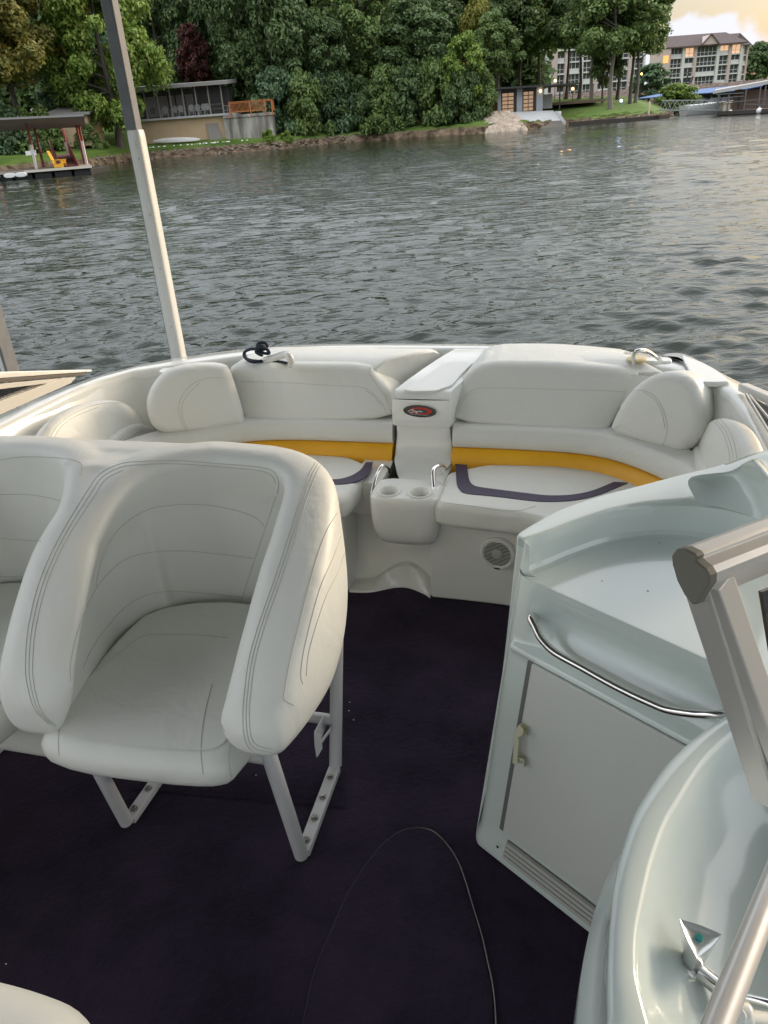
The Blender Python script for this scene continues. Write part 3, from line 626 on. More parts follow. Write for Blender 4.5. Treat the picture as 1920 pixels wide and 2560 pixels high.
# tube frames
def frame(xf,xr,dx=0):
    fr=MB(); 
    f0=Vector((xf,1.24,.018)); f1=Vector((xf-.008+dx,1.175,.46)); r0_=Vector((xr,1.555,.018)); r1=Vector((xr,1.72,.50))
    fr.tube([f0,f0.lerp(f1,.5),f1],.0185,14); fr.build('frame_tube',PAINT,chair,smooth=60)
    fr=MB(); fr.tube([r0_,r0_.lerp(r1,.5),r1],.0185,14); fr.build('frame_tube',PAINT,chair,smooth=60)
    b=MB(); b.beam(f0+Vector((0,.012,-.006)),r0_+Vector((0,-.006,-.006)),.034,.022); foot=b.build('foot_bar',PAINT,chair,bevel=.003)
    for k in range(4):
        p=f0.lerp(r0_,.13+.235*k)+Vector((0,0,.005)); bm_=MB(); bm_.lathe([(.0105,0),(.0105,.003),(.0095,.0045)],p,seg=20); bm_.lathe([(.0072,.003),(.0072,.0095),(.006,.0105),(.001,.0105)],p,seg=6); bm_.build('bolt',mat('bolt_steel',(.30,.29,.26),.35,metal=.9) if k==0 and not bpy.data.materials.get('bolt_steel') else bpy.data.materials['bolt_steel'],foot,smooth=30)
mat('bolt_steel',(.30,.29,.26),.35,metal=.9)
frame(-.672,-.683); frame(-1.19,-1.185); frame(-1.78,-1.76)
mb=MB(); mb.tube([(-.683,1.60,.15),(-1.0,1.60,.15),(-1.76,1.60,.15)],.0165,14); mb.build('cross_tube',PAINT,chair,smooth=60); mb=MB(); mb.tube([(-.672,1.19,.40),(-1.2,1.19,.40),(-1.78,1.19,.40)],.015,10); mb.build('cross_tube',PAINT,chair,smooth=60)
# slide bracket on the outer frame
mb=MB()
def sheet(px,Y,th=.003):
    P=[yp(x,y,Y_) for (x,y),Y_ in zip(px,Y)]; mb.loft([[p for p in P],[p+Vector((th,th,0)) for p in P]])
sheet([(785,1830),(808,1787),(813,1815),(800,1848)],[1.50,1.60,1.60,1.52]); sheet([(785,1832),(800,1840),(803,1872),(791,1893),(786,1862)],[1.50,1.50,1.49,1.47,1.49])
mb.beam(yp(801,1858,1.49),yp(836,1810,1.60),.003,.010); mb.build('slide_bracket',PAINT,chair,smooth=20); mb=MB(); sheet([(690,1875),(702,1848),(712,1838),(714,1848),(694,1878)],[1.15,1.17,1.19,1.20,1.16])
mb.build('release_lever',PAINT,chair,smooth=20)
# --------------------------------------------------------------- second chair, only its rounded shoulder shows
near=thing('seat_backrest','rounded cream corner of a seat back beside the viewer, at the bottom left','seat',(-.85,.35,0))
mb=MB(); mb.cushion([(-.62,.30),(-.60,.455),(-.66,.515),(-.74,.535),(-.95,.53),(-1.25,.50),(-1.3,.2),(-1.25,-.1),(-.7,-.1),(-.62,.1)],(0,0,.60),(1,0,0),(0,1,0),(0,0,-1),.22,.07,ch=2,crown=.012)
mb.build('cushion',VINYL2,near,smooth=60)
mb=MB(); mb.lathe([(.16,0),(.16,.02),(.045,.03),(.04,.39),(.1,.40)],(-.95,.2,0),seg=24); mb.build('pedestal',PAINT,near)
# --------------------------------------------------------------- bar cabinet
cab=thing('bar_cabinet','white moulded cabinet with painted green reflection, recessed tray top, chrome rail and a plain door','cabinet',(.1,1.5,0))
PA=Vector((-.139,1.451,.79)); PB=Vector((.47,1.056,.79))
fu=(PB-PA); fu.z=0; FL=fu.length; fu.normalize(); fn=Vector((fu.y,-fu.x,0)); 
if fn.dot(Vector((-1,-1,0)))<0: fn=-fn
def face(s,z,o=0.0):
    lean=(.79-z)*.125
    e=0
    if s<.01: e=-(.01-s)**2*18   # rounded left corner
    return PA+fu*(s+(-(.79-z)*.055 if s<.2 else -(.79-z)*.055))+fn*(lean+o+e)+Vector((0,0,z-.79))
# body shell: front skin with fascia scoop, ridge and door recess
def off(s,z):
    o=0
    if z>.615:
        a=max(0,min(1,(s-.03)/.06))*max(0,min(1,(.54-s)/.08)); zz_=(z-.70)/.055
        o-= .040*a*math.exp(-zz_*zz_)*(1 if z<.70 else 1)
    if z<=.632 and z>=.60: o+= .016*math.sin((z-.60)/.032*math.pi)*1.0 if s>.0 else 0
    return o
zs=[.0,.02,.04,.075,.085,.10,.3,.5,.58,.598,.604,.610,.616,.622,.628,.634]+[.634+.156*k/22 for k in range(1,23)]
ss=[-.025+.075*k/12 for k in range(13)]+[.05+(FL-.05)*k/60 for k in range(1,61)]
mb=MB(); mb.loft([[face(s,z,off(s,z)+(.012 if z<.03 else 0)) for s in ss] for z in zs],closed=False,cap=(False,False))
cabf=mb.build('front_panel',GEL_GREENCAST,cab,smooth=55)
# tray: outer skin, rim and inner wall in one sweep
_f0=face(-.025,.86); _f1=face(-.025,0,.012); _f2=face(.004,.87,-.004)
outp=[(_f0.x,_f0.y),(-.156,1.495),(-.125,1.555),(-.072,1.632),(0,1.700),(.108,1.774),(.20,1.832),(.299,1.880),(.40,1.93),(.56,1.98)]
inp =[(_f2.x,_f2.y),(-.134,1.472),(-.092,1.515),(-.033,1.577),(.035,1.635),(.106,1.672),(.165,1.688),(.228,1.690),(.30,1.668),(.38,1.60)]
ih=[.862,.870,.870,.870,.870,.870,.870,.872,.876,.885]; oh=[.858,.868,.868,.868,.87,.875,.882,.895,.92,.95]
n=80; OP=catmull([(a,b,h) for (a,b),h in zip(outp,oh)],n); IP=catmull([(a,b,h) for (a,b),h in zip(inp,ih)],n)
FB=catmull([(_f1.x,_f1.y,0),(-.212,1.48,0),(-.17,1.56,0),(-.11,1.64,0),(-.03,1.70,0),(.08,1.77,0),(.18,1.83,0),(.28,1.88,0),(.40,1.93,0),(.56,1.98,0)],n)
secs=[]
for o_,i_,b_ in zip(OP,IP,FB):
    d=(i_-o_); 
    secs.append([b_,b_.lerp(o_,.5)*1.0,Vector((o_.x,o_.y,o_.z-.02)),o_.lerp(i_,.02)+Vector((0,0,-.008)),o_.lerp(i_,.07)+Vector((0,0,-.001)),o_.lerp(i_,.2),o_.lerp(i_,.5),o_.lerp(i_,.85),o_.lerp(i_,.95)+Vector((0,0,-.002)),Vector((i_.x,i_.y,i_.z-.008)),Vector((i_.x,i_.y,.84)),Vector((i_.x,i_.y,.80)),Vector((i_.x+(.2-i_.x)*.02,i_.y+(1.3-i_.y)*.02,.7915)),Vector((i_.x+(.2-i_.x)*.05,i_.y+(1.3-i_.y)*.05,.790))])
rows=list(zip(*secs))
mb=MB(); mb.loft([list(r_) for r_ in rows],closed=False,cap=(False,False)); mb.add(secs[0],[tuple(range(len(secs[0])))]); mb.build('tray_rim',GEL_GREENCAST,cab,smooth=40)
# tray floor
edge=[s_[-1] for s_ in secs]; frontl=[face(FL*k/20,.79) for k in range(21)]
fl_=[Vector((p.x,p.y,.7897)) for p in edge]+[Vector((.60,1.5,.7897)),Vector((.60,.97,.7897))]+[Vector((p.x,p.y,.7897)) for p in reversed(frontl)]
cc=Vector((.25,1.40,.7897)); mb=MB(); mb.loft([[cc.lerp(p,.02) for p in fl_],fl_],cap=(True,False)); mb.build('tray_floor',GEL_GREENCAST,cab,smooth=20)
mb=MB(); rr=random.Random(5)
for x,y in [(1505,1452),(1620,1477),(1649,1357),(1725,1343),(1720,1340)]:
    mb=MB(); p=zp(x,y,.7905); a=rr.random()*3; mb.beam(p-Vector((math.cos(a),math.sin(a),0))*.0022,p+Vector((math.cos(a),math.sin(a),0))*.0022,.001,.0008); mb.build('debris_speck',BLACK,cab)
# splash moulding rising to the coaming on the right
_rows=[[zp(1745,1262,.872),zp(1800,1268,.874),zp(1860,1285,.878),zp(1935,1312,.885)],[zp(1725,1195,.905),zp(1800,1190,.91),zp(1860,1190,.93),zp(1945,1260,.94)],[zp(1850,1180,.915),zp(1868,1172,.935),zp(1890,1148,1.0),zp(1960,1235,1.0)],[zp(1850,1178,.80),zp(1880,1170,.80),zp(1935,1160,.84),zp(2000,1230,.84)]]
_r1=[catmull(r_,18) for r_ in _rows]; _c1=[catmull([r_[k] for r_ in _r1],24) for k in range(18)]; mb=MB(); mb.loft(_c1,closed=False,cap=(False,False)); 
spl=mb.build('splash_corner',GEL_GREENCAST,cab,smooth=120)
# door in its recess, seal, handle, vent, snap hole
def facebox(s0,s1,z0,z1,o0,o1,name,M,par,bev=.002,ns=1):
    mb=MB(); mb.hexa([face(s0,z0,o0),face(s1,z0,o0),face(s1,z0,o1),face(s0,z0,o1),face(s0,z1,o0),face(s1,z1,o0),face(s1,z1,o1),face(s0,z1,o1)]); return mb.build(name,M,par,bevel=bev,smooth=30)
DOORM=mat('door_grey_white',(.64,.65,.61),.35,var=(1.5,(.61,.62,.58),.4))
facebox(.052,.70,.088,.597,-.004,.004,'door_seal',mat('recess_grey',(.16,.165,.155),.5),cab)
door=facebox(.066,.70,.092,.597,-.002,.008,'door',DOORM,cab,bev=.003)
hz=[]
def hp_(x,y,o): return pl(x,y,face(.1,.4,o),(fn*1+Vector((0,0,.125))).normalized())
mb=MB()
def bar(px,o0,o1):
    P0=[hp_(x,y,o0) for x,y in px]; P1=[hp_(x,y,o1) for x,y in px]; mb.loft([P0,P1])
bar([(1297,1812),(1304,1808),(1319,1818),(1319,1842),(1311,1840)],.008,.013)
bar([(1286,1830),(1297,1812),(1309,1822),(1308,1838),(1296,1843),(1294,1912),(1281,1908)],.022,.034)
bar([(1300,1818),(1314,1824),(1314,1838),(1300,1836)],.008,.026); bar([(1291,1890),(1311,1898),(1311,1918),(1308,1918),(1307,1902),(1290,1908)],.008,.026)
mb.build('door_handle',BEIGE,door,bevel=.0012,smooth=20)
mb=MB()
for k in range(4):
    z=.028+k*.0125; mb.hexa([face(.085,z,.006),face(.66,z,.006),face(.66,z,.020-k*.0015),face(.085,z,.020-k*.0015),face(.085,z+.007,.004),face(.66,z+.007,.004),face(.66,z+.007,.017-k*.0015),face(.085,z+.007,.017-k*.0015)])
mb.build('vent_louvres',mat('vent_grey',(.42,.42,.39),.45),cab,smooth=0)
facebox(.082,.664,.024,.074,.001,.005,'vent_recess',mat('vent_dark',(.12,.12,.11),.6),cab)
p=hp_(1286,2167,0); p=face(.062,.040,.0115); mb=MB(); mb.lathe([(.0035,0),(.0035,.002),(.001,.002)],p,fn,16); mb.build('snap_hole',BLACK,cab)
# chrome rail
def rp_(x,y,o): return pl(x,y,face(.2,.70,o),(fn*1+Vector((0,0,.125))).normalized())
mb=MB(); P=[rp_(1350,1550,-.03),rp_(1328,1544,.014),rp_(1339,1570,.024),rp_(1352,1596,.027),rp_(1387,1631,.027),rp_(1460,1672,.027),rp_(1547,1720,.027),rp_(1634,1761,.027),rp_(1677,1776,.026),rp_(1743,1785,.022),rp_(1806,1786,.012),rp_(1814,1780,-.03)]
mb.tube(catmull(P,110),.0084,14); mb.build('grab_rail',CHROME,cab,smooth=70)
# --------------------------------------------------------------- sink console
snk=thing('sink_console','white moulded wash basin console, green reflection painted in, with chrome tap, nearest on the right','sink',(.3,.8,0))
osp=[(1519,2660),(1519,2527),(1518,2433),(1521,2350),(1524,2300),(1535,2198),(1563,2088),(1600,2000),(1677,1891),(1764,1817),(1842,1770),(1930,1738)]
isp=[(1650,2640),(1621,2560),(1592,2448),(1588,2400),(1590,2330),(1602,2260),(1627,2151),(1660,2057),(1692,2000),(1764,1891),(1851,1813),(1925,1770)]
O3=[zp(x,y,.75) for x,y in osp]; I3=[zp(x,y,.75) for x,y in isp]
O3=[Vector((O3[0].x+.04,.30,.75))]+O3+[Vector((.45,1.16,.75)),Vector((.60,1.16,.75))]
I3=[Vector((I3[0].x+.09,.36,.75))]+I3+[Vector((.44,1.10,.75)),Vector((.58,1.09,.75))]
n=90; OP=catmull(O3,n); IP=catmull(I3,n); bc=Vector((.36,.74,.64))
def flare(p,z,k): q=Vector((p.x,p.y,z)); d=Vector((p.x-.45,p.y-.75,0)).normalized(); return q+d*k
secs=[]
for i,(o_,i_) in enumerate(zip(OP,IP)):
    fl=max(0,1-abs(i-18)/30)
    secs.append([flare(o_,0,.055),flare(o_,.35,.040),flare(o_,.52,.034),flare(o_,.585,.030),flare(o_,.61,.014),flare(o_,.64,.004),Vector((o_.x,o_.y,.73)),o_.lerp(i_,.03)+Vector((0,0,-.006)),o_.lerp(i_,.12)+Vector((0,0,0)),o_.lerp(i_,.5)+Vector((0,0,.002)),o_.lerp(i_,.9),i_+Vector((0,0,-.002)),i_.lerp(bc,.02)+Vector((0,0,-.006)),i_.lerp(bc,.08)+Vector((0,0,-.025)),Vector((i_.lerp(bc,.15).x,i_.lerp(bc,.15).y,.700)),Vector((i_.lerp(bc,.24).x,i_.lerp(bc,.24).y,.677)),Vector((i_.lerp(bc,.36).x,i_.lerp(bc,.36).y,.659)),Vector((i_.lerp(bc,.50).x,i_.lerp(bc,.50).y,.648)),Vector((i_.lerp(bc,.68).x,i_.lerp(bc,.68).y,.642)),Vector((i_.lerp(bc,.97).x,i_.lerp(bc,.97).y,.640))])
mb=MB(); mb.loft([list(r_) for r_ in zip(*secs)],closed=False,cap=(False,False)); mb.build('basin',GEL_GREENCAST,snk,smooth=75)
mb=MB(); mb.box(.34,.62,.0,1.15,.0,.645); mb.build('console_body',GEL_GREENCAST,snk,bevel=.01)
# shallow step in the basin floor by the tap
fb=zp(1722,2447,.648)
mb=MB(); mb.cushion([(-.055,-.05),(.06,-.06),(.07,.03),(.02,.05),(-.045,.045)],fb+Vector((0,0,.0)),(1,0,0),(0,1,0),(0,0,-1),.03,.012,ch=2); mb.build('tap_pad',GEL_GREENCAST,snk,smooth=60)
tap=MB(); tap.lathe([(.036,0),(.037,.003),(.033,.007),(.022,.008),(.020,.005),(.018,.005),(.017,.014),(.015,.020),(.012,.024),(.011,.03)],fb,(0,.05,1),36); tapo=tap.build('tap_base',CHROME,snk,smooth=40)
# three-cornered lever knob
kd=Vn((.03,-.05,1)); ku=cr.copy(); ku=(ku-kd*ku.dot(kd)).normalized(); kv=kd.cross(ku)
k0=fb+Vector((0.002,0.006,.018))
def tri(r_,h,rot=math.radians(5),rd=.35):
    o=[]
    for i in range(36):
        a=2*math.pi*i/36; m3=(a)%(2*math.pi/3)-math.pi/3; rr_=r_*((1-rd)*math.cos(math.pi/3)/math.cos(m3)*1.5+rd); o.append(k0+kd*h+(ku*math.cos(a+rot)+kv*math.sin(a+rot))*rr_)
    return o
mb=MB(); mb.loft([tri(.012,.004,rd=1),tri(.013,.012,rd=.8),tri(.0155,.024,rd=.5),tri(.0185,.042,rd=.3),tri(.0205,.058,rd=.24),tri(.0215,.066,rd=.18),tri(.021,.068,rd=.18),tri(.0185,.067,rd=.2),tri(.010,.0645,rd=.5)]); knob=mb.build('tap_knob',mat('knob_chrome',(.66,.69,.68),.20,metal=.55),snk,smooth=35)
mb=MB(); mb.lathe([(.0052,.0645),(.0052,.0672),(.004,.0682),(.0005,.0682)],k0,kd,24); mb.build('cold_marker',mat('marker_teal',(.03,.22,.20),.3),knob)
mb=MB(); s0=fb+Vector((.012,-.006,.026)); s1=s0+Vector((.022,-.020,.004)); s2=s0+Vector((.10,-.055,.035))
mb.tube([s0,s1],.011,14); mb.tube([s1,s1.lerp(s2,.35)],.009,14); mb.tube(catmull([s1.lerp(s2,.3),s1.lerp(s2,.7)+Vector((0,0,.006)),s2,s2+Vector((.02,-.01,-.02))],20),.0065,14); mb.build('spout',CHROME,snk,smooth=50)
mb=MB(); p=zp(1888,2277,.70); mb.lathe([(.004,0),(.004,.003),(.001,.003)],p,(-.3,-.2,1),14); mb.build('drain_hole',BLACK,snk)
# --------------------------------------------------------------- windscreen frames
wsc=thing('windscreen','aluminium framed windscreen section with end cap, cutting the right edge','windscreen',(.3,.7,.8))
def RT_(x,y,t): return CAM+ray(x,y)*t
e0=RT_(1733,1425,.70); e1_=RT_(2080,1290,.78)
def profile(O,ax,k=1.0):
    ax=ax.normalized(); up=Vn(cu-ax*cu.dot(ax)); sd_=ax.cross(up)
    pts=[(-.018,.006),(-.017,.014),(-.010,.020),(0,.021),(.010,.017),(.012,.014),(.010,.011),(.013,.008),(.019,.004),(.022,-.002),(.020,-.010),(.010,-.020),(.002,-.030),(-.004,-.031),(-.010,-.024),(-.016,-.010)]
    return [O+(-sd_)*a*k*-1+up*b*k for a,b in pts]
axb=(e1_-e0)
mb=MB(); mb.loft([profile(e0,axb),profile(e1_,axb)]); tb=mb.build('top_rail',STEEL,wsc,smooth=25,bevel=.0008)
CAPM=mat('end_cap',(.20,.195,.165),.55)
mb=MB(); mb.loft([profile(e0-axb.normalized()*.006,axb,.96),profile(e0-axb.normalized()*.004,axb,1.03),profile(e0+axb.normalized()*.004,axb,1.03)]); mb.build('end_cap',CAPM,wsc,smooth=25)
p0=RT_(1763,1440,.715); p1=RT_(1935,1990,.86)
mb=MB(); mb.beam(p0,p1,.036,.030,up=(.6,-.6,.5)); mb.build('corner_post',STEEL,wsc,bevel=.004,smooth=30)
mb=MB(); q0=RT_(1795,1448,.70); q1=RT_(1985,1990,.83); mb.beam(q0,q1,.026,.016,up=(.6,-.6,.5)); mb.build('glazing_bead',STEEL,wsc,bevel=.002,smooth=30)
GLASS=mat('smoked_glass',(.05,.055,.06),.03,tr=.85)
mb=MB(); g=[RT_(1905,1480,.73),RT_(2120,1400,.80),RT_(2160,1990,.95),RT_(1985,1985,.84)]; gn=(g[1]-g[0]).cross(g[3]-g[0]).normalized()*.004; mb.loft([g,[p+gn for p in g]]); mb.build('glass_pane',GLASS,wsc,smooth=0)
rail2=thing('door_rail','dark steel handrail tube crossing in front of the basin, lower right corner','handrail',(.2,.4,.8))
mb=MB(); r1=RT_(1965,2130,.88); r2=RT_(1775,2610,.70); mb.tube([r2+(r2-r1)*.5,r2,r2.lerp(r1,.5),r1,r1+(r1-r2)*.3],.0135,20); mb.build('tube',STEEL,rail2,smooth=70)
mb=MB(); mb.tube([RT_(1845,2540,.80),RT_(1930,2550,.86)],.008,12); mb.lathe([(.014,-.004),(.014,.008),(.010,.012)],RT_(1853,2540,.81),Vn((1,0,.1)),20); mb.build('latch',GEL,rail2,smooth=50)
# port side windscreen
wp=thing('side_windscreen','low aluminium framed side windscreen on the left gunwale','windscreen',(-2.1,1.8,.8))
def qpx(name,px,X,th,M,par,bev=.002):
    P=[xp(x,y,X) for x,y in px]; mb=MB(); mb.loft([P,[p-Vector((th,0,0)) for p in P]]); return mb.build(name,M,par,bevel=bev,smooth=20)
BRZ=mat('bronze_trim',(.13,.115,.10),.4,metal=.4); CRM=mat('cream_trim',(.62,.59,.53),.4)
qpx('top_rail',[(-60,936),(0,930),(229,924),(231,929),(-60,950)],-2.06,.045,STEEL,wp)
qpx('rail_underside',[(-60,950),(226,931),(205,939),(-60,962)],-2.065,.03,BRZ,wp)
qpx('inner_rail',[(-60,965),(190,942),(186,950),(-60,981)],-2.062,.025,CRM,wp)
qpx('lower_rail',[(-60,1026),(160,944),(188,946),(178,958),(-60,1064)],-2.055,.03,CRM,wp)
qpx('glass_pane',[(-60,975),(140,950),(-60,1040)],-2.078,.005,GLASS,wp,0)
# starboard side windscreen
wr=thing('side_windscreen','dark glazed side windscreen with pale rail on the right gunwale','windscreen',(.5,2.0,.8))
a=xp(1858,968,.47); b=xp(1960,1012,.52); c1=b+(b-a)*2
mb=MB(); mb.beam(a,c1,.035,.028); mb.build('top_rail',STEEL,wr,bevel=.006)
a2=xp(1862,985,.46); mb=MB(); g=[a2,xp(1960,1040,.50),xp(1975,1180,.47),xp(1925,1090,.455),xp(1868,1000,.455)]; mb.loft([g,[p+Vector((.006,0,0)) for p in g]]); mb.build('glass_pane',mat('dark_screen',(.02,.021,.022),.25),wr,smooth=0)
for q,qq in (((1866,985),(1960,1140)),((1874,988),(1960,1090))):
    mb=MB(); mb.beam(xp(q[0],q[1],.452),xp(qq[0],qq[1],.452),.004,.006); mb.build('lower_rail',STEEL,wr,bevel=.001)
# --------------------------------------------------------------- dark rope on the port bow
mb=MB()
rope=[(655,902,.80),(630,905,.80),(612,893,.81),(612,880,.83),(630,872,.85),(655,875,.85),(668,866,.87),(662,857,.89),(648,858,.89),(643,868,.87),(652,880,.85),(672,884,.84),(668,874,.86),(650,872,.86),(640,880,.84),(655,888,.83),(640,872,.87),(655,864,.89),(666,872,.86),(672,881,.84)]
mb.tube(catmull([zp(x,y,z) for x,y,z in rope],140),.0066,10)
mb.tube(catmull([zp(612,885,.81),zp(618,897,.80),zp(640,902,.797),zp(690,903,.797),zp(719,908,.797)],40),.006,8)
ro=mb.build('rope',mat('rope_navy',(.008,.018,.035),.8,bump=(160,1,.004)),smooth=60); tag(ro,'dark navy mooring rope knotted on the white bow deck','rope')
# --------------------------------------------------------------- slip posts and dock roof overhead
def slip_post(px0,px1,Y,label,cover,wd):
    p=yp(px0,px1,Y); x,y=p.x,p.y
    t=thing('dock_post',label,'post',(x,y,-1.2),'steel posts of the covered slip')
    mb=MB(); mb.box(x-wd/2,x+wd/2,y-wd/2,y+wd/2,-1.4,2.95); mb.build('steel_column',GALV,t,bevel=.008)
    return t,x,y
POY=3.5
t1,x1,y1=slip_post(447,905,3.55,'tall square grey steel post with white plastic bumper guard strapped to its lower part',True,.058)
# guard: rounded channel wrapped on the camera-right faces
gz1=yp(360,323,3.45).z; gc=Vector((x1+.022,y1-.030,0))
def grd(z,k=1.0):
    P=[(-.062,.02),(-.066,-.006),(-.060,-.020),(-.048,-.026),(-.040,-.024),(-.034,-.030),(-.018,-.034),(.020,-.034),(.036,-.028),(.044,-.014),(.044,.06),(.030,.075),(-.05,.07)]
    return [Vector((gc.x+a*k*.60,gc.y+b*k*.60,z)) for a,b in P]
mb=MB(); mb.loft([grd(-.6),grd(gz1-.03),grd(gz1-.01,.97),grd(gz1,.90)]); gd=mb.build('bumper_guard',WPLAST,t1,smooth=50)
mb=MB()
for (xx,yy) in [(377,395),(402,537),(427,672),(452,818)]:
    mb=MB(); z=yp(xx,yy,gc.y-.035).z; mb.lathe([(.0055,-.001),(.0055,.0012),(.001,.0012)],(gc.x+.006,gc.y-.0205,z),(0,-1,0),20); mb.build('screw_cover',mat('cover_grey',(.55,.55,.53),.5),gd)
mb=MB()
for dz,w_ in ((.050,.010),(.062,.013),(.074,.012)):
    mb.box(gc.x-.001,gc.x-.001+w_,gc.y-.0212,gc.y-.020,gz1-dz-.003,gz1-dz+.003)
mb.build('moulded_lettering',mat('embossed',(.62,.62,.58),.5),gd)
t2,x2,y2=slip_post(2,880,3.55,'grey steel post at the far left edge behind the side windscreen',False,.10)
mb=MB(); mb.loft([[p+Vector((x2-x1-.0,0,0)) for p in grd(-.6)],[p+Vector((x2-x1,0,0)) for p in grd(.95)]]); mb.build('bumper_guard',WPLAST,t2,smooth=50)
roof=thing('dock_roof','corrugated metal roof of the covered slip above the boat','roof',(-.8,0,3.0))
mb=MB(); mb.box(-3.4,2.6,-3.0,3.75,3.02,3.08); mb.build('roof_sheet',mat('roof_metal',(.32,.33,.32),.6),roof)
mb=MB()
for k in range(4): mb.box(-3.4,2.6,-2.9+k*2.0,-2.83+k*2.0,2.86,3.02)
mb.box(-3.4,2.6,3.6,3.68,2.80,3.02)
mb.build('roof_beams',GALV,roof)
rope2=None
# ================================================================ WATER
def smooth(a,b,x): t=max(0,min(1,(x-a)/(b-a))); return t*t*(3-2*t)
nr,na=860,420
rr_=2.6*np.power(170/2.6,np.linspace(0,1,nr)); rr_=np.concatenate([rr_,170*np.power(3200/170,np.linspace(0,1,60))[1:]]); nr=len(rr_)
aa=np.radians(np.linspace(-72,72,na))
Rg,Ag=np.meshgrid(rr_,aa,indexing='ij'); X=Rg*np.sin(Ag); Y=Rg*np.cos(Ag)
Zw=np.zeros_like(X); wr_=np.random.default_rng(11)
cell=np.maximum(np.gradient(rr_)[:,None]*np.ones_like(X),Rg*(aa[1]-aa[0]))
for lam,amp,cnt,spread in ((3.6,.006,7,.40),(1.6,.006,10,.45),(.80,.0100,24,.5),(.44,.0108,40,.6),(.25,.0062,44,.75)):
    patch=.78+.30*np.sin(X*.21+1.3*np.sin(Y*.13+lam)+lam)*np.sin(Y*.17+1.1*np.sin(X*.11)+2*lam)+.18*np.sin(X*.55+Y*.31+lam*3)
    for k in range(cnt):
        l=lam*wr_.uniform(.75,1.35); th=math.radians(97)+wr_.normal()*spread*.6; kx,ky=math.cos(th)*2*math.pi/l,math.sin(th)*2*math.pi/l
        ph=wr_.uniform(0,6.283)+.55*np.sin(X*wr_.uniform(.15,.4)+wr_.uniform(0,6))+.55*np.sin(Y*wr_.uniform(.1,.3)+wr_.uniform(0,6))
        att=np.clip((l/cell-2.4)/2.5,0,1)
        s_=np.sin(kx*X+ky*Y+ph); Zw+=amp*(1.5 if lam>1 else 2.0)/math.sqrt(cnt)*patch*att*(s_+.35*(s_*s_-.5))
vs=np.stack([X,Y,Zw],-1).reshape(-1,3)
i,j=np.meshgrid(np.arange(nr-1),np.arange(na-1),indexing='ij'); a0=(i*na+j).ravel(); fs=np.stack([a0,a0+1,a0+na+1,a0+na],-1)
# a coarse ring completing the lake behind and beside the viewer
nb=len(vs); ex=np.array([[-3200,-2500,-.16],[3200,-2500,-.16],[3200,3200,-.16],[-3200,3200,-.16]],float)
vs=np.concatenate([vs,ex]); 
def npmesh(name,vs,fs,mat_,smooth_=True):
    me=bpy.data.meshes.new(name); n=len(fs); k=fs.shape[1]
    me.vertices.add(len(vs)); me.vertices.foreach_set('co',np.asarray(vs,np.float32).ravel())
    me.loops.add(n*k); me.loops.foreach_set('vertex_index',fs.astype(np.int32).ravel())
    me.polygons.add(n); me.polygons.foreach_set('loop_start',np.arange(0,n*k,k,dtype=np.int32)); me.polygons.foreach_set('loop_total',np.full(n,k,np.int32))
    if smooth_: me.polygons.foreach_set('use_smooth',np.ones(n,bool))
    me.update(); me.materials.append(mat_); return me
WATER=bpy.data.materials.new('lake_water'); WATER.use_nodes=True; t=WATER.node_tree; b=t.nodes['Principled BSDF']
b.inputs['Base Color'].default_value=(.008,.015,.006,1); b.inputs['Roughness'].default_value=.0; b.inputs['IOR'].default_value=1.36; b.inputs['Specular IOR Level'].default_value=.6
tcn=t.nodes.new('ShaderNodeTexCoord')
def wn(sc,st,dist,prev,detail=3):
    mp_=t.nodes.new('ShaderNodeMapping'); mp_.inputs['Scale'].default_value=sc; t.links.new(tcn.outputs['Object'],mp_.inputs['Vector'])
    n=t.nodes.new('ShaderNodeTexNoise'); n.inputs['Scale'].default_value=1; n.inputs['Detail'].default_value=detail; n.inputs['Roughness'].default_value=.5; n.inputs['Distortion'].default_value=.25; t.links.new(mp_.outputs[0],n.inputs['Vector'])
    bp=t.nodes.new('ShaderNodeBump'); bp.inputs['Strength'].default_value=st; bp.inputs['Distance'].default_value=dist; t.links.new(n.outputs['Fac'],bp.inputs['Height'])
    if prev is not None: t.links.new(prev,bp.inputs['Normal'])
    return bp.outputs[0]
pv=wn((1.3,4.6,1),.9,.058,None,4); pv=wn((3.4,10.0,1),.9,.020,pv,3)
t.links.new(pv,b.inputs['Normal'])
fs=np.concatenate([fs,[[nb,nb+1,nb+2,nb+3]]])
wo=bpy.data.objects.new('water',npmesh('water',vs,fs,WATER)); COL.objects.link(wo); wo.matrix_world=BGM; struct(wo)
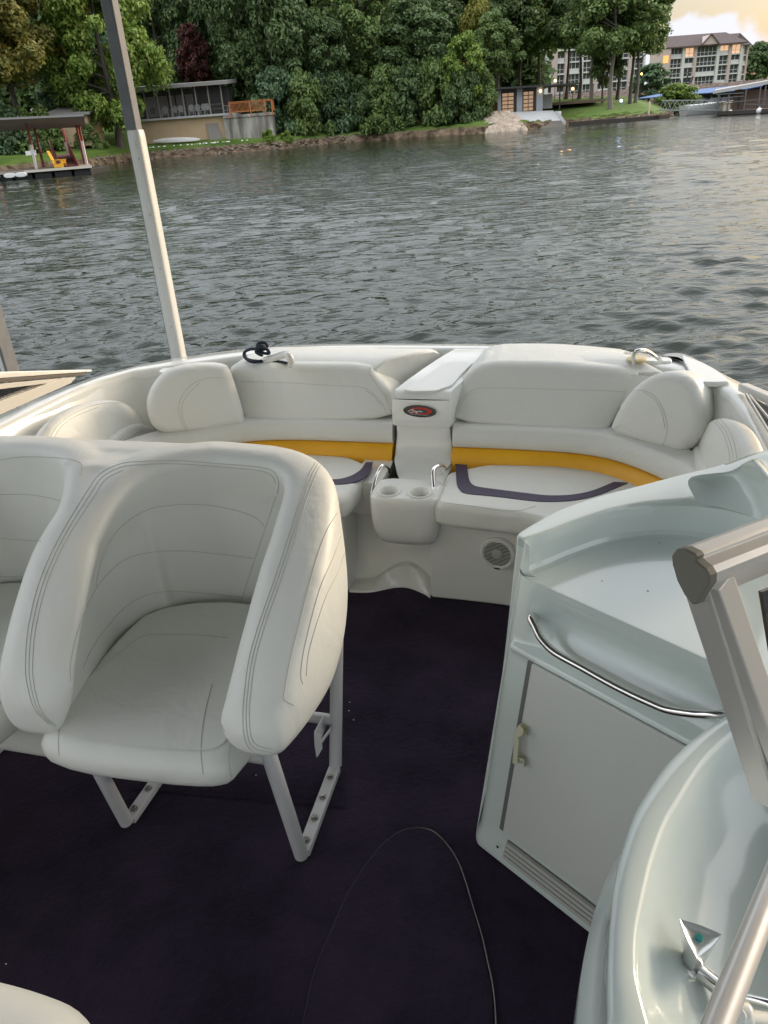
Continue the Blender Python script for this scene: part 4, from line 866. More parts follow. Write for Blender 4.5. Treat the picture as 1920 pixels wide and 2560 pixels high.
# ================================================================ TERRAIN (shore frame)
SH=[(-200,60),(-60,66),(-40,72),(-30,79),(-26,83),(-24.4,93.5),(-15,94),(-9,96),(-2.6,102.5),(5.5,101.7),(14.4,98),(19.3,98.3),(25.2,101.7),(32,100.5),(37,103),(41,110),(44,122),(46,150),(48,184),(60,190),(90,194),(122,197),(130,240),(300,330),(800,500)]
SX=np.array([s[0] for s in SH],float); SY=np.array([s[1] for s in SH],float)
def ground(X,Yd):
    X=np.asarray(X,float); Yd=np.asarray(Yd,float)
    d=Yd-np.interp(X,SX,SY)
    z=np.interp(d,[-6,-1.0,0,.5,1.6,4,8,16,40,100,300,700],[-2.5,-.6,-.02,.55,.95,1.25,1.6,2.6,4.5,8,10,12])
    rt=np.clip((X-16)/6,0,1)*np.clip((60-X)/6,0,1)    # the mown point: gentle
    z2=np.interp(d,[-6,-1,0,.4,1.2,6,12,22,60,120],[-2.5,-.5,-.02,.45,.62,1.35,2.1,2.9,3.4,4.0])
    z=z*(1-rt)+z2*rt
    fr=np.clip((X-46)/3,0,1)*np.clip((Yd-130)/20,0,1)  # hotel bank
    z3=np.interp(d,[-6,-1,0,8,14,24,60,300],[-2.5,-.4,0,2.0,2.9,4.4,4.9,5.2])
    return z*(1-fr)+z3*fr
gx=np.concatenate([np.arange(-200,-60,8),np.arange(-60,60,.8),np.arange(60,135,3),np.arange(135,801,60)]).astype(float)
gd=np.concatenate([np.arange(-6,-1,1.5),np.arange(-1,3,.25),np.arange(3,20,.8),np.arange(20,60,4),np.arange(60,700,60)]).astype(float)
GX,GD=np.meshgrid(gx,gd,indexing='ij'); GY=GD+np.interp(GX,SX,SY); GZ=ground(GX,GY)
nzr=np.random.default_rng(4)
GZ=GZ+np.where((GD>-.4)&(GD<3),.10*nzr.standard_normal(GZ.shape),.02*nzr.standard_normal(GZ.shape))
GY=GY+np.where((GD>-1)&(GD<2),.12*nzr.standard_normal(GZ.shape),0)
vs=np.stack([GX,GY,GZ],-1).reshape(-1,3); n1,n2=GX.shape; i,j=np.meshgrid(np.arange(n1-1),np.arange(n2-1),indexing='ij'); a0=(i*n2+j).ravel(); fs=np.stack([a0,a0+n2,a0+n2+1,a0+1],-1)
GR=bpy.data.materials.new('shore_ground'); GR.use_nodes=True; t=GR.node_tree; b=t.nodes['Principled BSDF']; b.inputs['Roughness'].default_value=.95; b.inputs['Specular IOR Level'].default_value=.1
def nd(ty,**k):
    n=t.nodes.new(ty)
    for a_,b__ in k.items(): setattr(n,a_,b__)
    return n
tcn=nd('ShaderNodeTexCoord'); sp_=nd('ShaderNodeSeparateXYZ'); t.links.new(tcn.outputs['Object'],sp_.inputs[0])
n1_=nd('ShaderNodeTexNoise'); n1_.inputs['Scale'].default_value=1.3; n1_.inputs['Detail'].default_value=8; t.links.new(tcn.outputs['Object'],n1_.inputs['Vector'])
n2_=nd('ShaderNodeTexNoise'); n2_.inputs['Scale'].default_value=.25; n2_.inputs['Detail'].default_value=5; t.links.new(tcn.outputs['Object'],n2_.inputs['Vector'])
gr=nd('ShaderNodeValToRGB'); gr.color_ramp.elements[0].color=(.055,.10,.018,1); gr.color_ramp.elements[1].color=(.12,.18,.04,1); gr.color_ramp.elements[0].position=.35; gr.color_ramp.elements[1].position=.65; t.links.new(n2_.outputs['Fac'],gr.inputs['Fac'])
dr=nd('ShaderNodeValToRGB'); dr.color_ramp.elements[0].color=(.045,.032,.020,1); dr.color_ramp.elements[1].color=(.26,.19,.13,1); dr.color_ramp.elements[0].position=.35; dr.color_ramp.elements[1].position=.72; t.links.new(n1_.outputs['Fac'],dr.inputs['Fac'])
ad=nd('ShaderNodeMath',operation='MULTIPLY_ADD'); t.links.new(n1_.outputs['Fac'],ad.inputs[0]); ad.inputs[1].default_value=.7; t.links.new(sp_.outputs['Z'],ad.inputs[2])
mr_=nd('ShaderNodeMapRange'); mr_.inputs['From Min'].default_value=.95; mr_.inputs['From Max'].default_value=1.25; t.links.new(ad.outputs[0],mr_.inputs['Value'])
mxx=nd('ShaderNodeMixRGB'); t.links.new(mr_.outputs[0],mxx.inputs['Fac']); t.links.new(dr.outputs[0],mxx.inputs['Color1']); t.links.new(gr.outputs[0],mxx.inputs['Color2'])
t.links.new(mxx.outputs[0],b.inputs['Base Color'])
go=bpy.data.objects.new('ground',npmesh('ground',vs,fs,GR)); COL.objects.link(go); go.matrix_world=BGM; struct(go)
mb=MB(); mb.add([(-3200,900,6),(3200,900,6),(3200,3200,40),(-3200,3200,40)],[(0,1,2,3)]); 
hl=mb.build('distant_hills',mat('far_green',(.05,.09,.03),.95),None,xf=BGM); struct(hl)
def B(p): return BGM@Vector(p)
def bthing(name,label,cat,loc,group=None): return thing(name,label,cat,B(loc),group,A)
def bb(mb,name,M,par,**k): return mb.build(name,M,par,xf=BGM,**k)
# ================================================================ FOLIAGE
def leafmat(name,c1,c2,c3=None):
    m=bpy.data.materials.new(name); m.use_nodes=True; t=m.node_tree; b=t.nodes['Principled BSDF']; o=t.nodes['Material Output']
    g=t.nodes.new('ShaderNodeNewGeometry'); r_=t.nodes.new('ShaderNodeValToRGB'); r_.color_ramp.elements[0].color=(*c1,1); r_.color_ramp.elements[1].color=(*c2,1)
    if c3: e=r_.color_ramp.elements.new(.85); e.color=(*c3,1)
    t.links.new(g.outputs['Random Per Island'],r_.inputs['Fac']); t.links.new(r_.outputs[0],b.inputs['Base Color'])
    b.inputs['Roughness'].default_value=.45; b.inputs['Specular IOR Level'].default_value=.35
    tr=t.nodes.new('ShaderNodeBsdfTranslucent'); t.links.new(r_.outputs[0],tr.inputs['Color']); mi=t.nodes.new('ShaderNodeMixShader'); mi.inputs['Fac'].default_value=.28
    t.links.new(b.outputs[0],mi.inputs[1]); t.links.new(tr.outputs[0],mi.inputs[2]); t.links.new(mi.outputs[0],o.inputs['Surface']); return m
LD=leafmat('leaf_dark',(0.049,0.091,0.033),(0.111,0.182,0.058),(0.173,0.251,0.091))
LM=leafmat('leaf_mid',(0.066,0.126,0.032),(0.154,0.245,0.061),(0.242,0.326,0.102))
LB=leafmat('leaf_bright',(0.093,0.187,0.025),(0.202,0.316,0.051),(0.310,0.402,0.086))
LO=leafmat('leaf_olive',(0.106,0.135,0.026),(0.226,0.232,0.053),(0.339,0.284,0.075))
LT_=leafmat('leaf_teal',(0.052,0.108,0.052),(0.117,0.205,0.091),(0.187,0.281,0.140))
LR=leafmat('leaf_red',(.035,.012,.011),(.085,.025,.020),(.12,.04,.03))
LY=leafmat('leaf_yellow',(0.150,0.173,0.023),(0.274,0.277,0.046),(0.349,0.323,0.069))
BARK=mat('bark',(.055,.045,.036),.9,var=(3,(.12,.10,.08),.3,(1,1,.25)),bump=(12,.8,.02))
BARKL=mat('bark_light',(.15,.13,.11),.9,var=(3,(.24,.21,.18),.3,(1,1,.25)),bump=(12,.6,.02))
def leaves(bl,per,size,seed,droop=0.0,asp=1.7):
    """bl: array (n,4) blob centre and radius -> quads scattered over each blob's shell"""
    g=np.random.default_rng(seed); n=len(bl); N_=n*per
    idx=np.repeat(np.arange(n),per); d=g.standard_normal((N_,3)); d/=np.linalg.norm(d,axis=1)[:,None]; d[:,2]=np.where((d[:,2]<-.2)&(g.random(N_)<.6),-d[:,2],d[:,2])
    r_=bl[idx,3]*(g.random(N_)**.45)*g.uniform(.8,1.12,N_)
    c_=bl[idx,:3]+d*r_[:,None]*np.array([1,1,.8]); c_[:,2]-=droop*(g.random(N_)**2)*bl[idx,3]
    nrm=d*.9+g.standard_normal((N_,3))*.55+np.array([0,0,.35]); nrm/=np.linalg.norm(nrm,axis=1)[:,None]
    h=g.standard_normal((N_,3)); 
    if droop: h=h*.5+np.array([0,0,-1.0])
    u=h-nrm*(h*nrm).sum(1)[:,None]; u/=np.linalg.norm(u,axis=1)[:,None]; v=np.cross(nrm,u)
    s_=size*g.uniform(.6,1.35,N_); u*=s_[:,None]*.5*asp; v*=s_[:,None]*.5
    k=nrm*(s_*.18)[:,None]
    P=np.stack([c_-u,c_-v*.9+k,c_+u,c_+v*.9+k],1).reshape(-1,3); return P
CROWNS={}
def crown_mesh(key,blobs,per,size,seed,M,droop=0,asp=1.7):
    P=leaves(np.array(blobs,float),per,size,seed,droop,asp); fs=np.arange(len(P)).reshape(-1,4); return npmesh(key,P,fs,M,False)
def make_blobs(seed,h0,h1,R,nb,shape='oval',rb=(.8,1.5),gap=.12):
    g=random.Random(seed); o=[]; tries=0
    while len(o)<nb and tries<nb*40:
        tries+=1; t=g.random(); a=g.uniform(0,2*math.pi)
        z=h0+(h1-h0)*t
        if shape=='oval': w_=math.sin(math.pi*min(max(.12+t*.86,0),1))**.7
        elif shape=='cone': w_=(1-t)**.8*.95+.05
        elif shape=='spread': w_=math.sin(math.pi*(.28+t*.70))**.6
        elif shape=='column': w_=.75+.25*math.sin(t*9+seed)
        else: w_=math.sqrt(max(1-t*t,0))
        w_*=.82+.25*math.sin(a*3+seed)+.12*math.sin(a*5+t*7)
        r_=R*w_*math.sqrt(g.uniform(.25,1)); 
        o.append((math.cos(a)*r_,math.sin(a)*r_,z,g.uniform(*rb)))
    return o
def trunk_mb(h,r0_,blobs,seed,limbs=14,lean=0,hs=.35):
    g=random.Random(seed); mb=MB(); top=h*.8
    P=[Vector((math.sin(k*1.3+seed)*r0_*.5+lean*k/6,math.cos(k*1.7+seed)*r0_*.5,top*k/6)) for k in range(7)]
    mb.tube([Vector((P[0].x,P[0].y,-.6))]+P,[r0_*1.5,r0_*1.25]+[r0_*(1-.75*k/6) for k in range(1,7)],10)
    for q in g.sample(blobs,min(limbs,len(blobs))):
        e=Vector(q[:3]); zb=max(min(e.z-.25*math.hypot(e.x,e.y)-.5,top*.98),h*hs*.8); k=zb/top*6; i=min(int(k),5); s0=P[i].lerp(P[i+1],k-i)
        rr0=r0_*(.48-.25*zb/top); m_=s0.lerp(e,.5)+Vector((g.uniform(-.4,.4),g.uniform(-.4,.4),.25)); mb.tube(catmull([s0,m_,e],8),[rr0*(1-.8*k_/7) for k_ in range(8)],6)
    return mb
def make_tree(key,name,M,bark,h,R,h0,nb,per,size,seed,shape='oval',rb=(.8,1.5),trunk=.25,droop=0,limbs=14,asp=1.7,hs=.35):
    bl=make_blobs(seed,h0,h-rb[0],R,nb,shape,rb); root=bpy.data.objects.new(name,None); COL.objects.link(root)
    tm=trunk_mb(h,trunk,bl,seed,limbs,hs=hs).build('trunk',bark,root,smooth=80)
    cm=bpy.data.objects.new('crown',crown_mesh(key,bl,per,size,seed,M,droop,asp)); COL.objects.link(cm); cm.parent=root
    CROWNS[key]=(root,tm,cm); root['_used']=0; return root
def place(key,name,label,cat,X,D,rz=0,s=1.0,sz=None,M=None,group=None,z=None,bark=None):
    root,tm,cm=CROWNS[key]
    if root['_used']==0: r_=root; c1,c2=tm,cm; root['_used']=1
    else:
        r_=root.copy(); COL.objects.link(r_); c1=tm.copy(); c2=cm.copy()
        for c_ in (c1,c2): COL.objects.link(c_); c_.parent=r_
    r_.name=name; zg=float(ground(X,D))-.1 if z is None else z
    r_.location=B((X,D,zg)); r_.rotation_euler=(0,0,A+rz); r_.scale=(s,s,sz or s)
    for o_,M_ in ((c2,M),(c1,bark)):
        o_.material_slots[0].link='OBJECT'; o_.material_slots[0].material=M_ or o_.data.materials[0]
    tag(r_,label,cat,group); return r_
make_tree('oak','oak_tree',LM,BARK,18,6.2,5.5,95,325,0.29,21,'oval',(.9,1.7),.32,limbs=20)
make_tree('oak2','oak_tree',LM,BARK,17,5.2,6.5,80,325,0.29,35,'spread',(.9,1.6),.27,limbs=18)
make_tree('maple','maple_tree',LB,BARK,18,7.2,2.6,130,372,0.27,12,'oval',(.8,1.5),.40,limbs=22,droop=.5)
make_tree('pine','drooping_tree',LD,BARK,22,6.2,3.5,130,356,0.27,5,'oval',(.8,1.4),.30,droop=1.7,asp=2.4)
make_tree('dark','broadleaf_tree',LD,BARK,19,5.6,2.5,110,310,0.32,44,'oval',(.9,1.7),.28,droop=.4)
make_tree('bush','bush',LT_,BARK,5,2.6,.2,46,310,0.21,61,'dome',(.5,.9),.10,limbs=6,droop=.6)
make_tree('bush2','bush',LM,BARK,4,2.2,.1,34,294,0.19,77,'dome',(.45,.8),.08,limbs=6,droop=.8)
make_tree('small','young_tree',LB,BARK,9,2.5,2.2,44,310,0.22,90,'oval',(.5,.95),.12,droop=.3)
make_tree('tall','shade_tree',LM,BARK,19,4.6,7.5,70,325,0.29,101,'spread',(.9,1.6),.26,limbs=14,hs=.4)
make_tree('far','far_tree',LD,BARK,20,6.5,1.0,90,120,.62,111,'oval',(1.2,2.2),.3,limbs=6)
def XD(px,py,D): p=bg(px,py,D); return p.x
rt_=random.Random(17)
# far wooded slope closing the view behind the shore
k=0; words=['tall','broad','full','slim','round topped','leaning','dense','ragged']
lb_n=0; nums=['first','second','third','fourth','fifth','sixth','seventh','eighth','ninth','tenth','eleventh','twelfth','thirteenth','fourteenth','fifteenth','sixteenth','seventeenth','eighteenth']
for D,x0,x1,st,s in ((134,-75,20,7.5,1.12),(152,-90,34,9,1.3)):
    x=x0
    while x<x1:
        lb_n+=1; ref='behind the left dock' if x<-30 else 'behind the porch house' if x<-14 else 'behind the drooping trees' if x<2 else 'behind the shore bushes' if x<16 else 'behind the garage'
        row='nearer' if D<140 else 'farther'
        place('far','far_tree','%s dark backdrop tree %s, the %s in its row from the left'%(row,ref,nums[int((x-x0)/st)]),'tree',x+rt_.uniform(-2,2),D+rt_.uniform(-5,5),rt_.uniform(0,6),s*rt_.uniform(.9,1.15),None,rt_.choice([LD,LD,LM,LT_]),'trees of the wooded backdrop'); x+=st
# individual trees along the shore
place('oak','olive_tree','big olive yellow leafed tree filling the top left corner behind the red post dock','tree',XD(20,250,88),90,.5,1.12,None,LO)
place('oak2','olive_tree','olive tree overhanging the left end of the dock roof','tree',XD(-60,250,80),84,2.5,1.0,1.05,LO)
place('maple','maple_tree','bright green maple leaning over the shore between dock and porch house','tree',XD(285,300,92),92.5,0,1.0,1.05,LB)
place('dark','broadleaf_tree','dark leafy tree directly behind the dock roof, under the olive crowns','tree',XD(175,300,92),95.5,1,.62,.52,LT_)
place('dark','broadleaf_tree','very dark tree right behind the porch house roof','tree',XD(400,200,116),117,3,1.0,1.1,LD)
place('dark','broadleaf_tree','very dark tree behind the orange railing','tree',XD(540,200,116),118,4,.9,1.1,LD)
place('small','purple_leaf_tree','dark red leafed tree above the right end of the porch roof','tree',XD(480,150,112),112,0,1.0,1.30,LR)
place('pine','drooping_tree','tall drooping dark green tree right of the orange railing','tree',XD(680,200,108),109,0,1.05,1.0,LD)
place('pine','drooping_tree','second drooping tree, partly behind the tallest one','tree',XD(590,100,112),115,2,.95,1.0,LD)
place('oak','broadleaf_tree','full green tree at the top middle of the wooded bank','tree',XD(900,100,110),112,1,1.0,1.05,LM)
place('oak2','broadleaf_tree','tree with hanging boughs right of the middle of the wooded bank','tree',XD(1040,200,107),108,4,.95,.80,LD)
place('dark','broadleaf_tree','shadowy tree at the foot of the wooded bank','tree',XD(830,250,106),107,2.2,.7,.65,LD)
place('tall','shade_tree','tall grey green tree at the top right of the wooded bank','tree',XD(1150,100,118),120,0,1.15,1.05,LD)
place('tall','shade_tree','tall tree standing behind the flat roofed garage','tree',XD(1250,100,122),124,2,1.1,1.0,LD)
place('small','lime_tree','bright lime green young tree left of the flat roofed garage','tree',XD(1165,250,102),102.5,1,1.05,1.05,LB)
place('small','lime_tree','yellow green tree top high above the garage','tree',XD(1195,100,112),112,3,1.0,1.45,LY)
place('oak2','broadleaf_tree','leafy tree hanging over the left end of the garage roof','tree',XD(1240,200,106),108,5,.62,.66,LM)
# bushes along the water, left to right
bl_=[(700,104,1.2,'large bushy thicket just right of the concrete wall'),(765,103,1.15,'teal green bush with drooping fronds on the bank'),(830,105.5,1.2,'wide bush in the centre of the wooded bank'),(900,106,1.0,'bush above the pale strip of beach'),(965,105.5,1.2,'tall bush between the beach and the lime green tree'),(1030,105,1.15,'dark bush left of the lime green tree'),(1095,104,1.25,'bush at the foot of the lime green tree'),(1160,102,1.0,'bush close to the white rocks'),(1205,103,.9,'last bush before the white rocks')]
for q,(px,D,s,lb) in enumerate(bl_): place('bush','bush',lb,'bush',XD(px,300,D),D,q*1.3,s,s*1.25,[LT_,LM,LT_,LD,LM,LD,LM,LD,LM][q],'bushes along the wooded bank')
place('bush2','bush','pale green low bush hanging to the water below the centre of the bank','bush',XD(945,330,103.5),103.6,0,1.15,.9,LM)
place('bush2','bush','small bright weed clump on the bank below the concrete wall','bush',XD(670,350,96.5),97,1,.40,.35,LB)
place('bush2','bush','low weeds on the bank right of the bright clump','bush',XD(716,350,97.5),98,1,.40,.30,LB)
for q,(px,D,s) in enumerate([(30,85,1.1),(75,86,1.0),(120,87,1.0),(235,89,.7),(5,88,1.2)]):
    place('bush2','bush',['green bush on the bank behind the left end of the dock','bush seen behind the sign on the dock','bush seen behind the yellow chair','small bush on the bank right of the dock','bush cut by the left edge, behind the dock'][q],'bush',XD(px,400,D),D,q,s*1.1,s*1.0,[LT_,LM,LM,LM,LT_][q],'bushes behind the dock')
# lawn trees with bare trunks
lt=[(1345,128,'tall',1.15,1.0,BARK,'leftmost tall tree behind the garage roof, thick dark trunk'),(1300,130,'oak2',1.0,.95,BARK,'thin dark trunked tree over the garage roof'),(1418,132,'tall',.95,.95,BARK,'slim dark trunked tree behind the post of the garage canopy'),(1448,122,'oak2',.9,.95,BARK,'dark trunked tree on the lawn, left of the grey forked one'),(1478,113,'tall',.95,.92,BARKL,'grey forked trunk tree at the left of the lawn'),(1506,113,'small',1.1,1.15,BARK,'short dark tree with a spreading fork, between two grey trunks'),(1527,107,'oak2',1.05,.98,BARKL,'largest pale trunk tree standing forward on the lawn'),(1545,118,'tall',.85,.95,BARK,'dark trunked tree right behind the largest pale one'),(1577,112,'tall',.82,.86,BARK,'slim tree at the right end of the lawn'),(1590,113,'oak2',.86,.90,BARKL,'rightmost lawn tree, its crown against the yellow sky')]
for q,(px,D,kk,s,sz,bk,lb) in enumerate(lt): place(kk,'lawn_tree',lb,'tree',XD(px,240,D),D,q*1.1,s,sz,[LM,LD,LM,LD,LM,LD,LM,LD,LM,LM][q],'tall trees on the mown point',None,bk)
place('small','ornamental_tree','small green tree in front of the gap between the two hotel wings','tree',XD(1635,200,190),192,0,2.0,1.0,LT_)
place('bush','bush','round green bush on the water edge behind the gangway','bush',XD(1690,262,125),125,0,1.3,.8,LB,None,.2)
place('bush','bush','dark bushes beside the right end of the hotel','bush',XD(1893,215,300),300,0,3,2.6,LD)
# ================================================================ SHORE STRUCTURES
TAN=mat('block_wall_tan',(.52,.37,.23),.9,var=(1.2,(.60,.45,.29),.35))
CONC=mat('concrete_stained',(.14,.125,.11),.9,var=(1.9,(.44,.41,.37),.13,(1,1,.12)))
CONC2=mat('concrete_pale',(.42,.42,.42),.85,var=(1.5,(.52,.52,.51),.3))
CONCW=mat('concrete_wet',(.13,.12,.10),.5)
WOODO=mat('rail_orange_wood',(.50,.17,.055),.6)
GREYW=mat('grey_timber',(.22,.20,.18),.8,var=(6,(.32,.29,.26),.3))
WHITE=mat('white_paint',(.78,.78,.75),.5)
DARKIN=mat('dark_interior',(.055,.052,.052),.8)
SCREEN=mat('screen_mesh',(.05,.05,.048),.7,alpha=.22)
CURT=mat('curtain',(.50,.43,.45),.8)
REDP=mat('red_brown_paint',(.30,.085,.07),.7)
ROOFG=mat('grey_roofing',(.28,.27,.25),.7)
# porch house
x0,x1=-25.2,-14.4; D0=100.0
hs_=bthing('porch_house','low shoreline house with screened porch over a tan block wall','house',(-20,102,1.3))
mb=MB(); mb.box(x0,-15.0,D0+.0,D0+7,.6,3.78); bb(mb,'block_wall',TAN,hs_)
mb=MB(); mb.box(x0-1,-13.9,D0-.5,D0+7.5,3.78,4.0); bb(mb,'porch_slab',CONC2,hs_,bevel=.02)
mb=MB(); mb.box(x0,-14.6,D0+3.2,D0+7,4.0,6.85); bb(mb,'back_wall',DARKIN,hs_)
mb=MB()
for k,(a,b_2) in enumerate([(-24.2,-23.0),(-22.8,-21.7),(-21.5,-20.9),(-20.7,-19.9),(-19.6,-18.7)]): mb=MB(); mb.box(a,b_2,D0+3.1,D0+3.19,4.2,6.3); bb(mb,'curtain',CURT,hs_)
mb=MB(); mb.hexa([(x0-2,D0-1.0,6.86),(-13.9,D0-1.0,6.86),(-13.9,D0+7.5,7.35),(x0-2,D0+7.5,7.35),(x0-2,D0-1.0,7.22),(-13.9,D0-1.0,7.22),(-13.9,D0+7.5,7.7),(x0-2,D0+7.5,7.7)]); bb(mb,'roof',ROOFG,hs_)
xs=[-25.0+1.447*k for k in range(8)]; xs[-1]=-14.85
for k,xx in enumerate(xs):
    mb=MB(); mb.box(xx-.07,xx+.07,D0-.3,D0-.16,4.0,6.87); bb(mb,'porch_post',GREYW,hs_)
mb=MB(); mb.box(x0,-14.85,D0-.24,D0-.22,4.0,6.86); bb(mb,'insect_screen',SCREEN,hs_)
mb=MB(); mb.box(-16.6,-14.9,D0-.2,D0-.1,4.95,5.02); mb.box(-16.6,-14.9,D0-.2,D0-.1,4.5,4.55); bb(mb,'porch_rail',GREYW,hs_)
dr_=MB(); dr_.hexa([(-16.9,D0-.35,1.35),(-15.35,D0-.35,1.30),(-15.35,D0-.25,1.30),(-16.9,D0-.25,1.35),(-17.15,D0-.05,3.1),(-15.75,D0-.05,3.1),(-15.75,D0-.01,3.1),(-17.15,D0-.01,3.1)]); bb(dr_,'plank_door',GREYW,hs_)
# chairs on the porch
def porch_chair(X,wd,label,M,rz=0,first=[None]):
    if first[0] is None:
        r_=bpy.data.objects.new('patio_chair',None); COL.objects.link(r_)
        mb=MB(); mb.cushion([(-.28,-.28),(.28,-.28),(.30,.26),(-.30,.26)],(0,0,.44),(1,0,0),(0,1,0),(0,0,-1),.06,.02,n=40); mb.build('seat',WHITE,r_)
        mb=MB(); mb.cushion([(-.29,0),(.29,0),(.27,.55),(-.27,.55)],(0,.24,.44),(1,0,0),Vn((0,.25,1)),Vn((0,1,-.25)),.05,.02,n=40); mb.build('backrest',WHITE,r_)
        for sx in (-1,1):
            for sy in (-1,1): mb=MB(); mb.tube([(sx*.27,sy*.25,.42),(sx*.31,sy*.30,0)],.025,6); mb.build('leg',WHITE,r_)
            mb=MB(); mb.tube([(sx*.30,-.26,.42),(sx*.31,-.24,.66),(sx*.31,.26,.68)],.025,6); mb.build('arm',WHITE,r_)
        first[0]=r_; o=r_
    else:
        o=first[0].copy(); COL.objects.link(o)
        for c_ in first[0].children: d_=c_.copy(); COL.objects.link(d_); d_.parent=o
    o.location=B((X,D0+.45,4.0)); o.rotation_euler=(0,0,A+rz); o.scale=(1.15,1.15,1.2)
    if M: 
        for c_ in o.children: c_.material_slots[0].link='OBJECT'; c_.material_slots[0].material=M
    return tag(o,label,'chair','chairs on the screened porch')
for q,(px,lb) in enumerate([(413,'leftmost white chair on the porch, standing apart'),(437,'second white chair from the left on the porch'),(455,'third white chair from the left on the porch'),(481,'fourth porch chair, left of the pair in the middle'),(493,'fifth porch chair, right of the pair in the middle'),(509,'sixth porch chair, left one by the rail'),(519,'rightmost white porch chair by the rail')]):
    porch_chair(XD(px,280,100.6),.5,lb,None,rt_.uniform(-.4,.4))
bn_=porch_chair(XD(381,280,100.6),.5,'dark slatted grey bench chair at the left end of the porch',GREYW); 
# concrete block with orange railing
rw=bthing('retaining_wall','square stained concrete wall beside the porch house','wall',(-12,101,1))
mb=MB(); mb.box(-14.75,-9.35,D0-.8,D0+6,.5,3.45); bb(mb,'wall_face',CONC,rw,bevel=.03)
mb=MB(); mb.box(-14.95,-14.76,D0-.6,D0+6,.6,3.75); bb(mb,'pilaster',CONC2,rw)
mb=MB(); mb.box(-14.85,-9.25,D0-.9,D0+6,3.45,3.75); bb(mb,'cap',CONC,rw,bevel=.03)
rl=bthing('wooden_railing','orange stained wooden railing on top of the concrete wall','railing',(-12,100,3.7))
for xx in (-14.05,-11.7,-10.0,-9.25):
    mb=MB(); mb.box(xx-.06,xx+.06,D0-.93,D0-.83,3.45,5.0); bb(mb,'post',WOODO,rl)
mb=MB(); mb.box(-14.1,-9.2,D0-.96,D0-.80,5.0,5.07); bb(mb,'top_rail',WOODO,rl); mb=MB(); mb.box(-14.0,-9.3,D0-.90,D0-.86,4.88,4.97); bb(mb,'upper_rail',WOODO,rl); mb=MB(); mb.box(-14.0,-10.0,D0-.90,D0-.86,4.0,4.09); bb(mb,'lower_rail',WOODO,rl)
for k in range(34):
    xx=-13.95+k*.135
    if xx<-10.05 and abs(xx+11.7)>.08: mb=MB(); mb.box(xx-.022,xx+.022,D0-.905,D0-.855,3.95,4.97); bb(mb,'baluster',WOODO,rl)
mb=MB()
for k in range(22): mb.box(-9.28,-9.24,D0-.8+k*.135,D0-.76+k*.135,3.95,4.97)
mb.box(-9.30,-9.22,D0-.85,D0+2.5,5.0,5.07); bb(mb,'side_rail',WOODO,rl)
mb=MB()
for z in (4.3,4.75): mb.box(-15.0,-14.05,D0+1,D0+1.06,z,z+.06)
mb.box(-14.6,-14.54,D0+1,D0+1.06,3.75,4.8); r2_=bb(mb,'grey_railing',GREYW,None); tag(r2_,'short grey railing between porch and orange railing','railing')
# upturned canoe
cn=bthing('canoe','upturned silver grey canoe lying on the grass below the porch','canoe',(-20.3,97.5,1.25))
secs=[]
for k in range(25):
    t=k/24; xx=-23.0+5.3*t; w_=.42*math.sin(math.pi*min(max(t,.02),.98))**.55+.01; h_=.50*math.sin(math.pi*min(max(t,.02),.98))**.35
    secs.append([Vector((xx,98.0+w_*math.cos(a),1.50+.10*(abs(t-.5)*2)**3-.15*t+h_*math.sin(a))) for a in [math.pi*j/12 for j in range(13)]])
mb=MB(); mb.loft(secs,closed=False,cap=(False,False)); bb(mb,'canoe_hull',mat('aluminium_dull',(.58,.56,.53),.5,var=(2,(.66,.64,.60),.3)),cn,smooth=60)
mb=MB(); mb.tube([s_[0] for s_ in secs],.025,6); mb.tube([s_[-1] for s_ in secs],.025,6); bb(mb,'gunwale',GREYW,cn)
mb=MB(); mb.box(-17.6,-17.0,97.0,97.6,.7,1.2); o=bb(mb,'block',CONC2,None,bevel=.02); tag(o,'small concrete block on the bank at the right end of the canoe','block')
# tan building glimpsed left behind the dock
hb=bthing('tan_shed','tan building with low roof glimpsed through the trees behind the dock','house',(-28.5,89,2.6))
mb=MB(); mb.box(-31,-27.0,88.5,93,1.8,4.6); bb(mb,'wall',TAN,hb); mb=MB(); mb.hexa([(-31.5,88,4.6),(-26.5,88,4.6),(-26.5,94,5.4),(-31.5,94,5.4),(-31.5,88,4.8),(-26.5,88,4.8),(-26.5,94,5.6),(-31.5,94,5.6)]); bb(mb,'roof',ROOFG,hb)
# rocks along the banks
def rockfield(name,label,cat,pts,sz,M,seed,kind='stuff'):
    g=random.Random(seed); mb=MB()
    for (X,Yd,Z) in pts:
        s=sz*g.uniform(.5,1.4); vs=[]
        for a_ in range(2):
            for b_2 in range(6):
                an=b_2*math.pi/3+g.random()*.5; r_=s*g.uniform(.7,1.1)*(1 if a_==0 else .62); vs.append((X+r_*math.cos(an)*1.25,Yd+r_*math.sin(an),Z+(-.3 if a_==0 else .45)*s*g.uniform(.8,1.3)))
        mb.add(vs,[(0,1,2,3,4,5),(6,7,8,9,10,11)]+[(k,(k+1)%6,6+(k+1)%6,6+k) for k in range(6)])
    o=bb(mb,name,M,None,smooth=0); o['label']=label; o['category']=cat; o['kind']=kind; return o
g=random.Random(9)
pts=[]
for k in range(520):
    X=g.uniform(-26,0); d=g.uniform(-.4,.9)**1; Y_=np.interp(X,SX,SY)+d; pts.append((X,Y_,float(ground(X,Y_))+.03))
ROCK=mat('bank_rock',(.11,.08,.055),.9,var=(1.8,(.33,.27,.21),.18)); rockfield('bank_rocks','brown and pale stones scattered along the eroded bank','rocks',pts,.13,ROCK,2)
pts=[]
for k in range(380):
    X=g.uniform(24.5,45); Y_=np.interp(X,SX,SY)+g.uniform(-.4,.5); pts.append((X,Y_,float(ground(X,Y_))+.02))
rockfield('edge_rocks','small brown stones at the water edge of the mown point','rocks',pts,.13,ROCK,3)
pts=[]
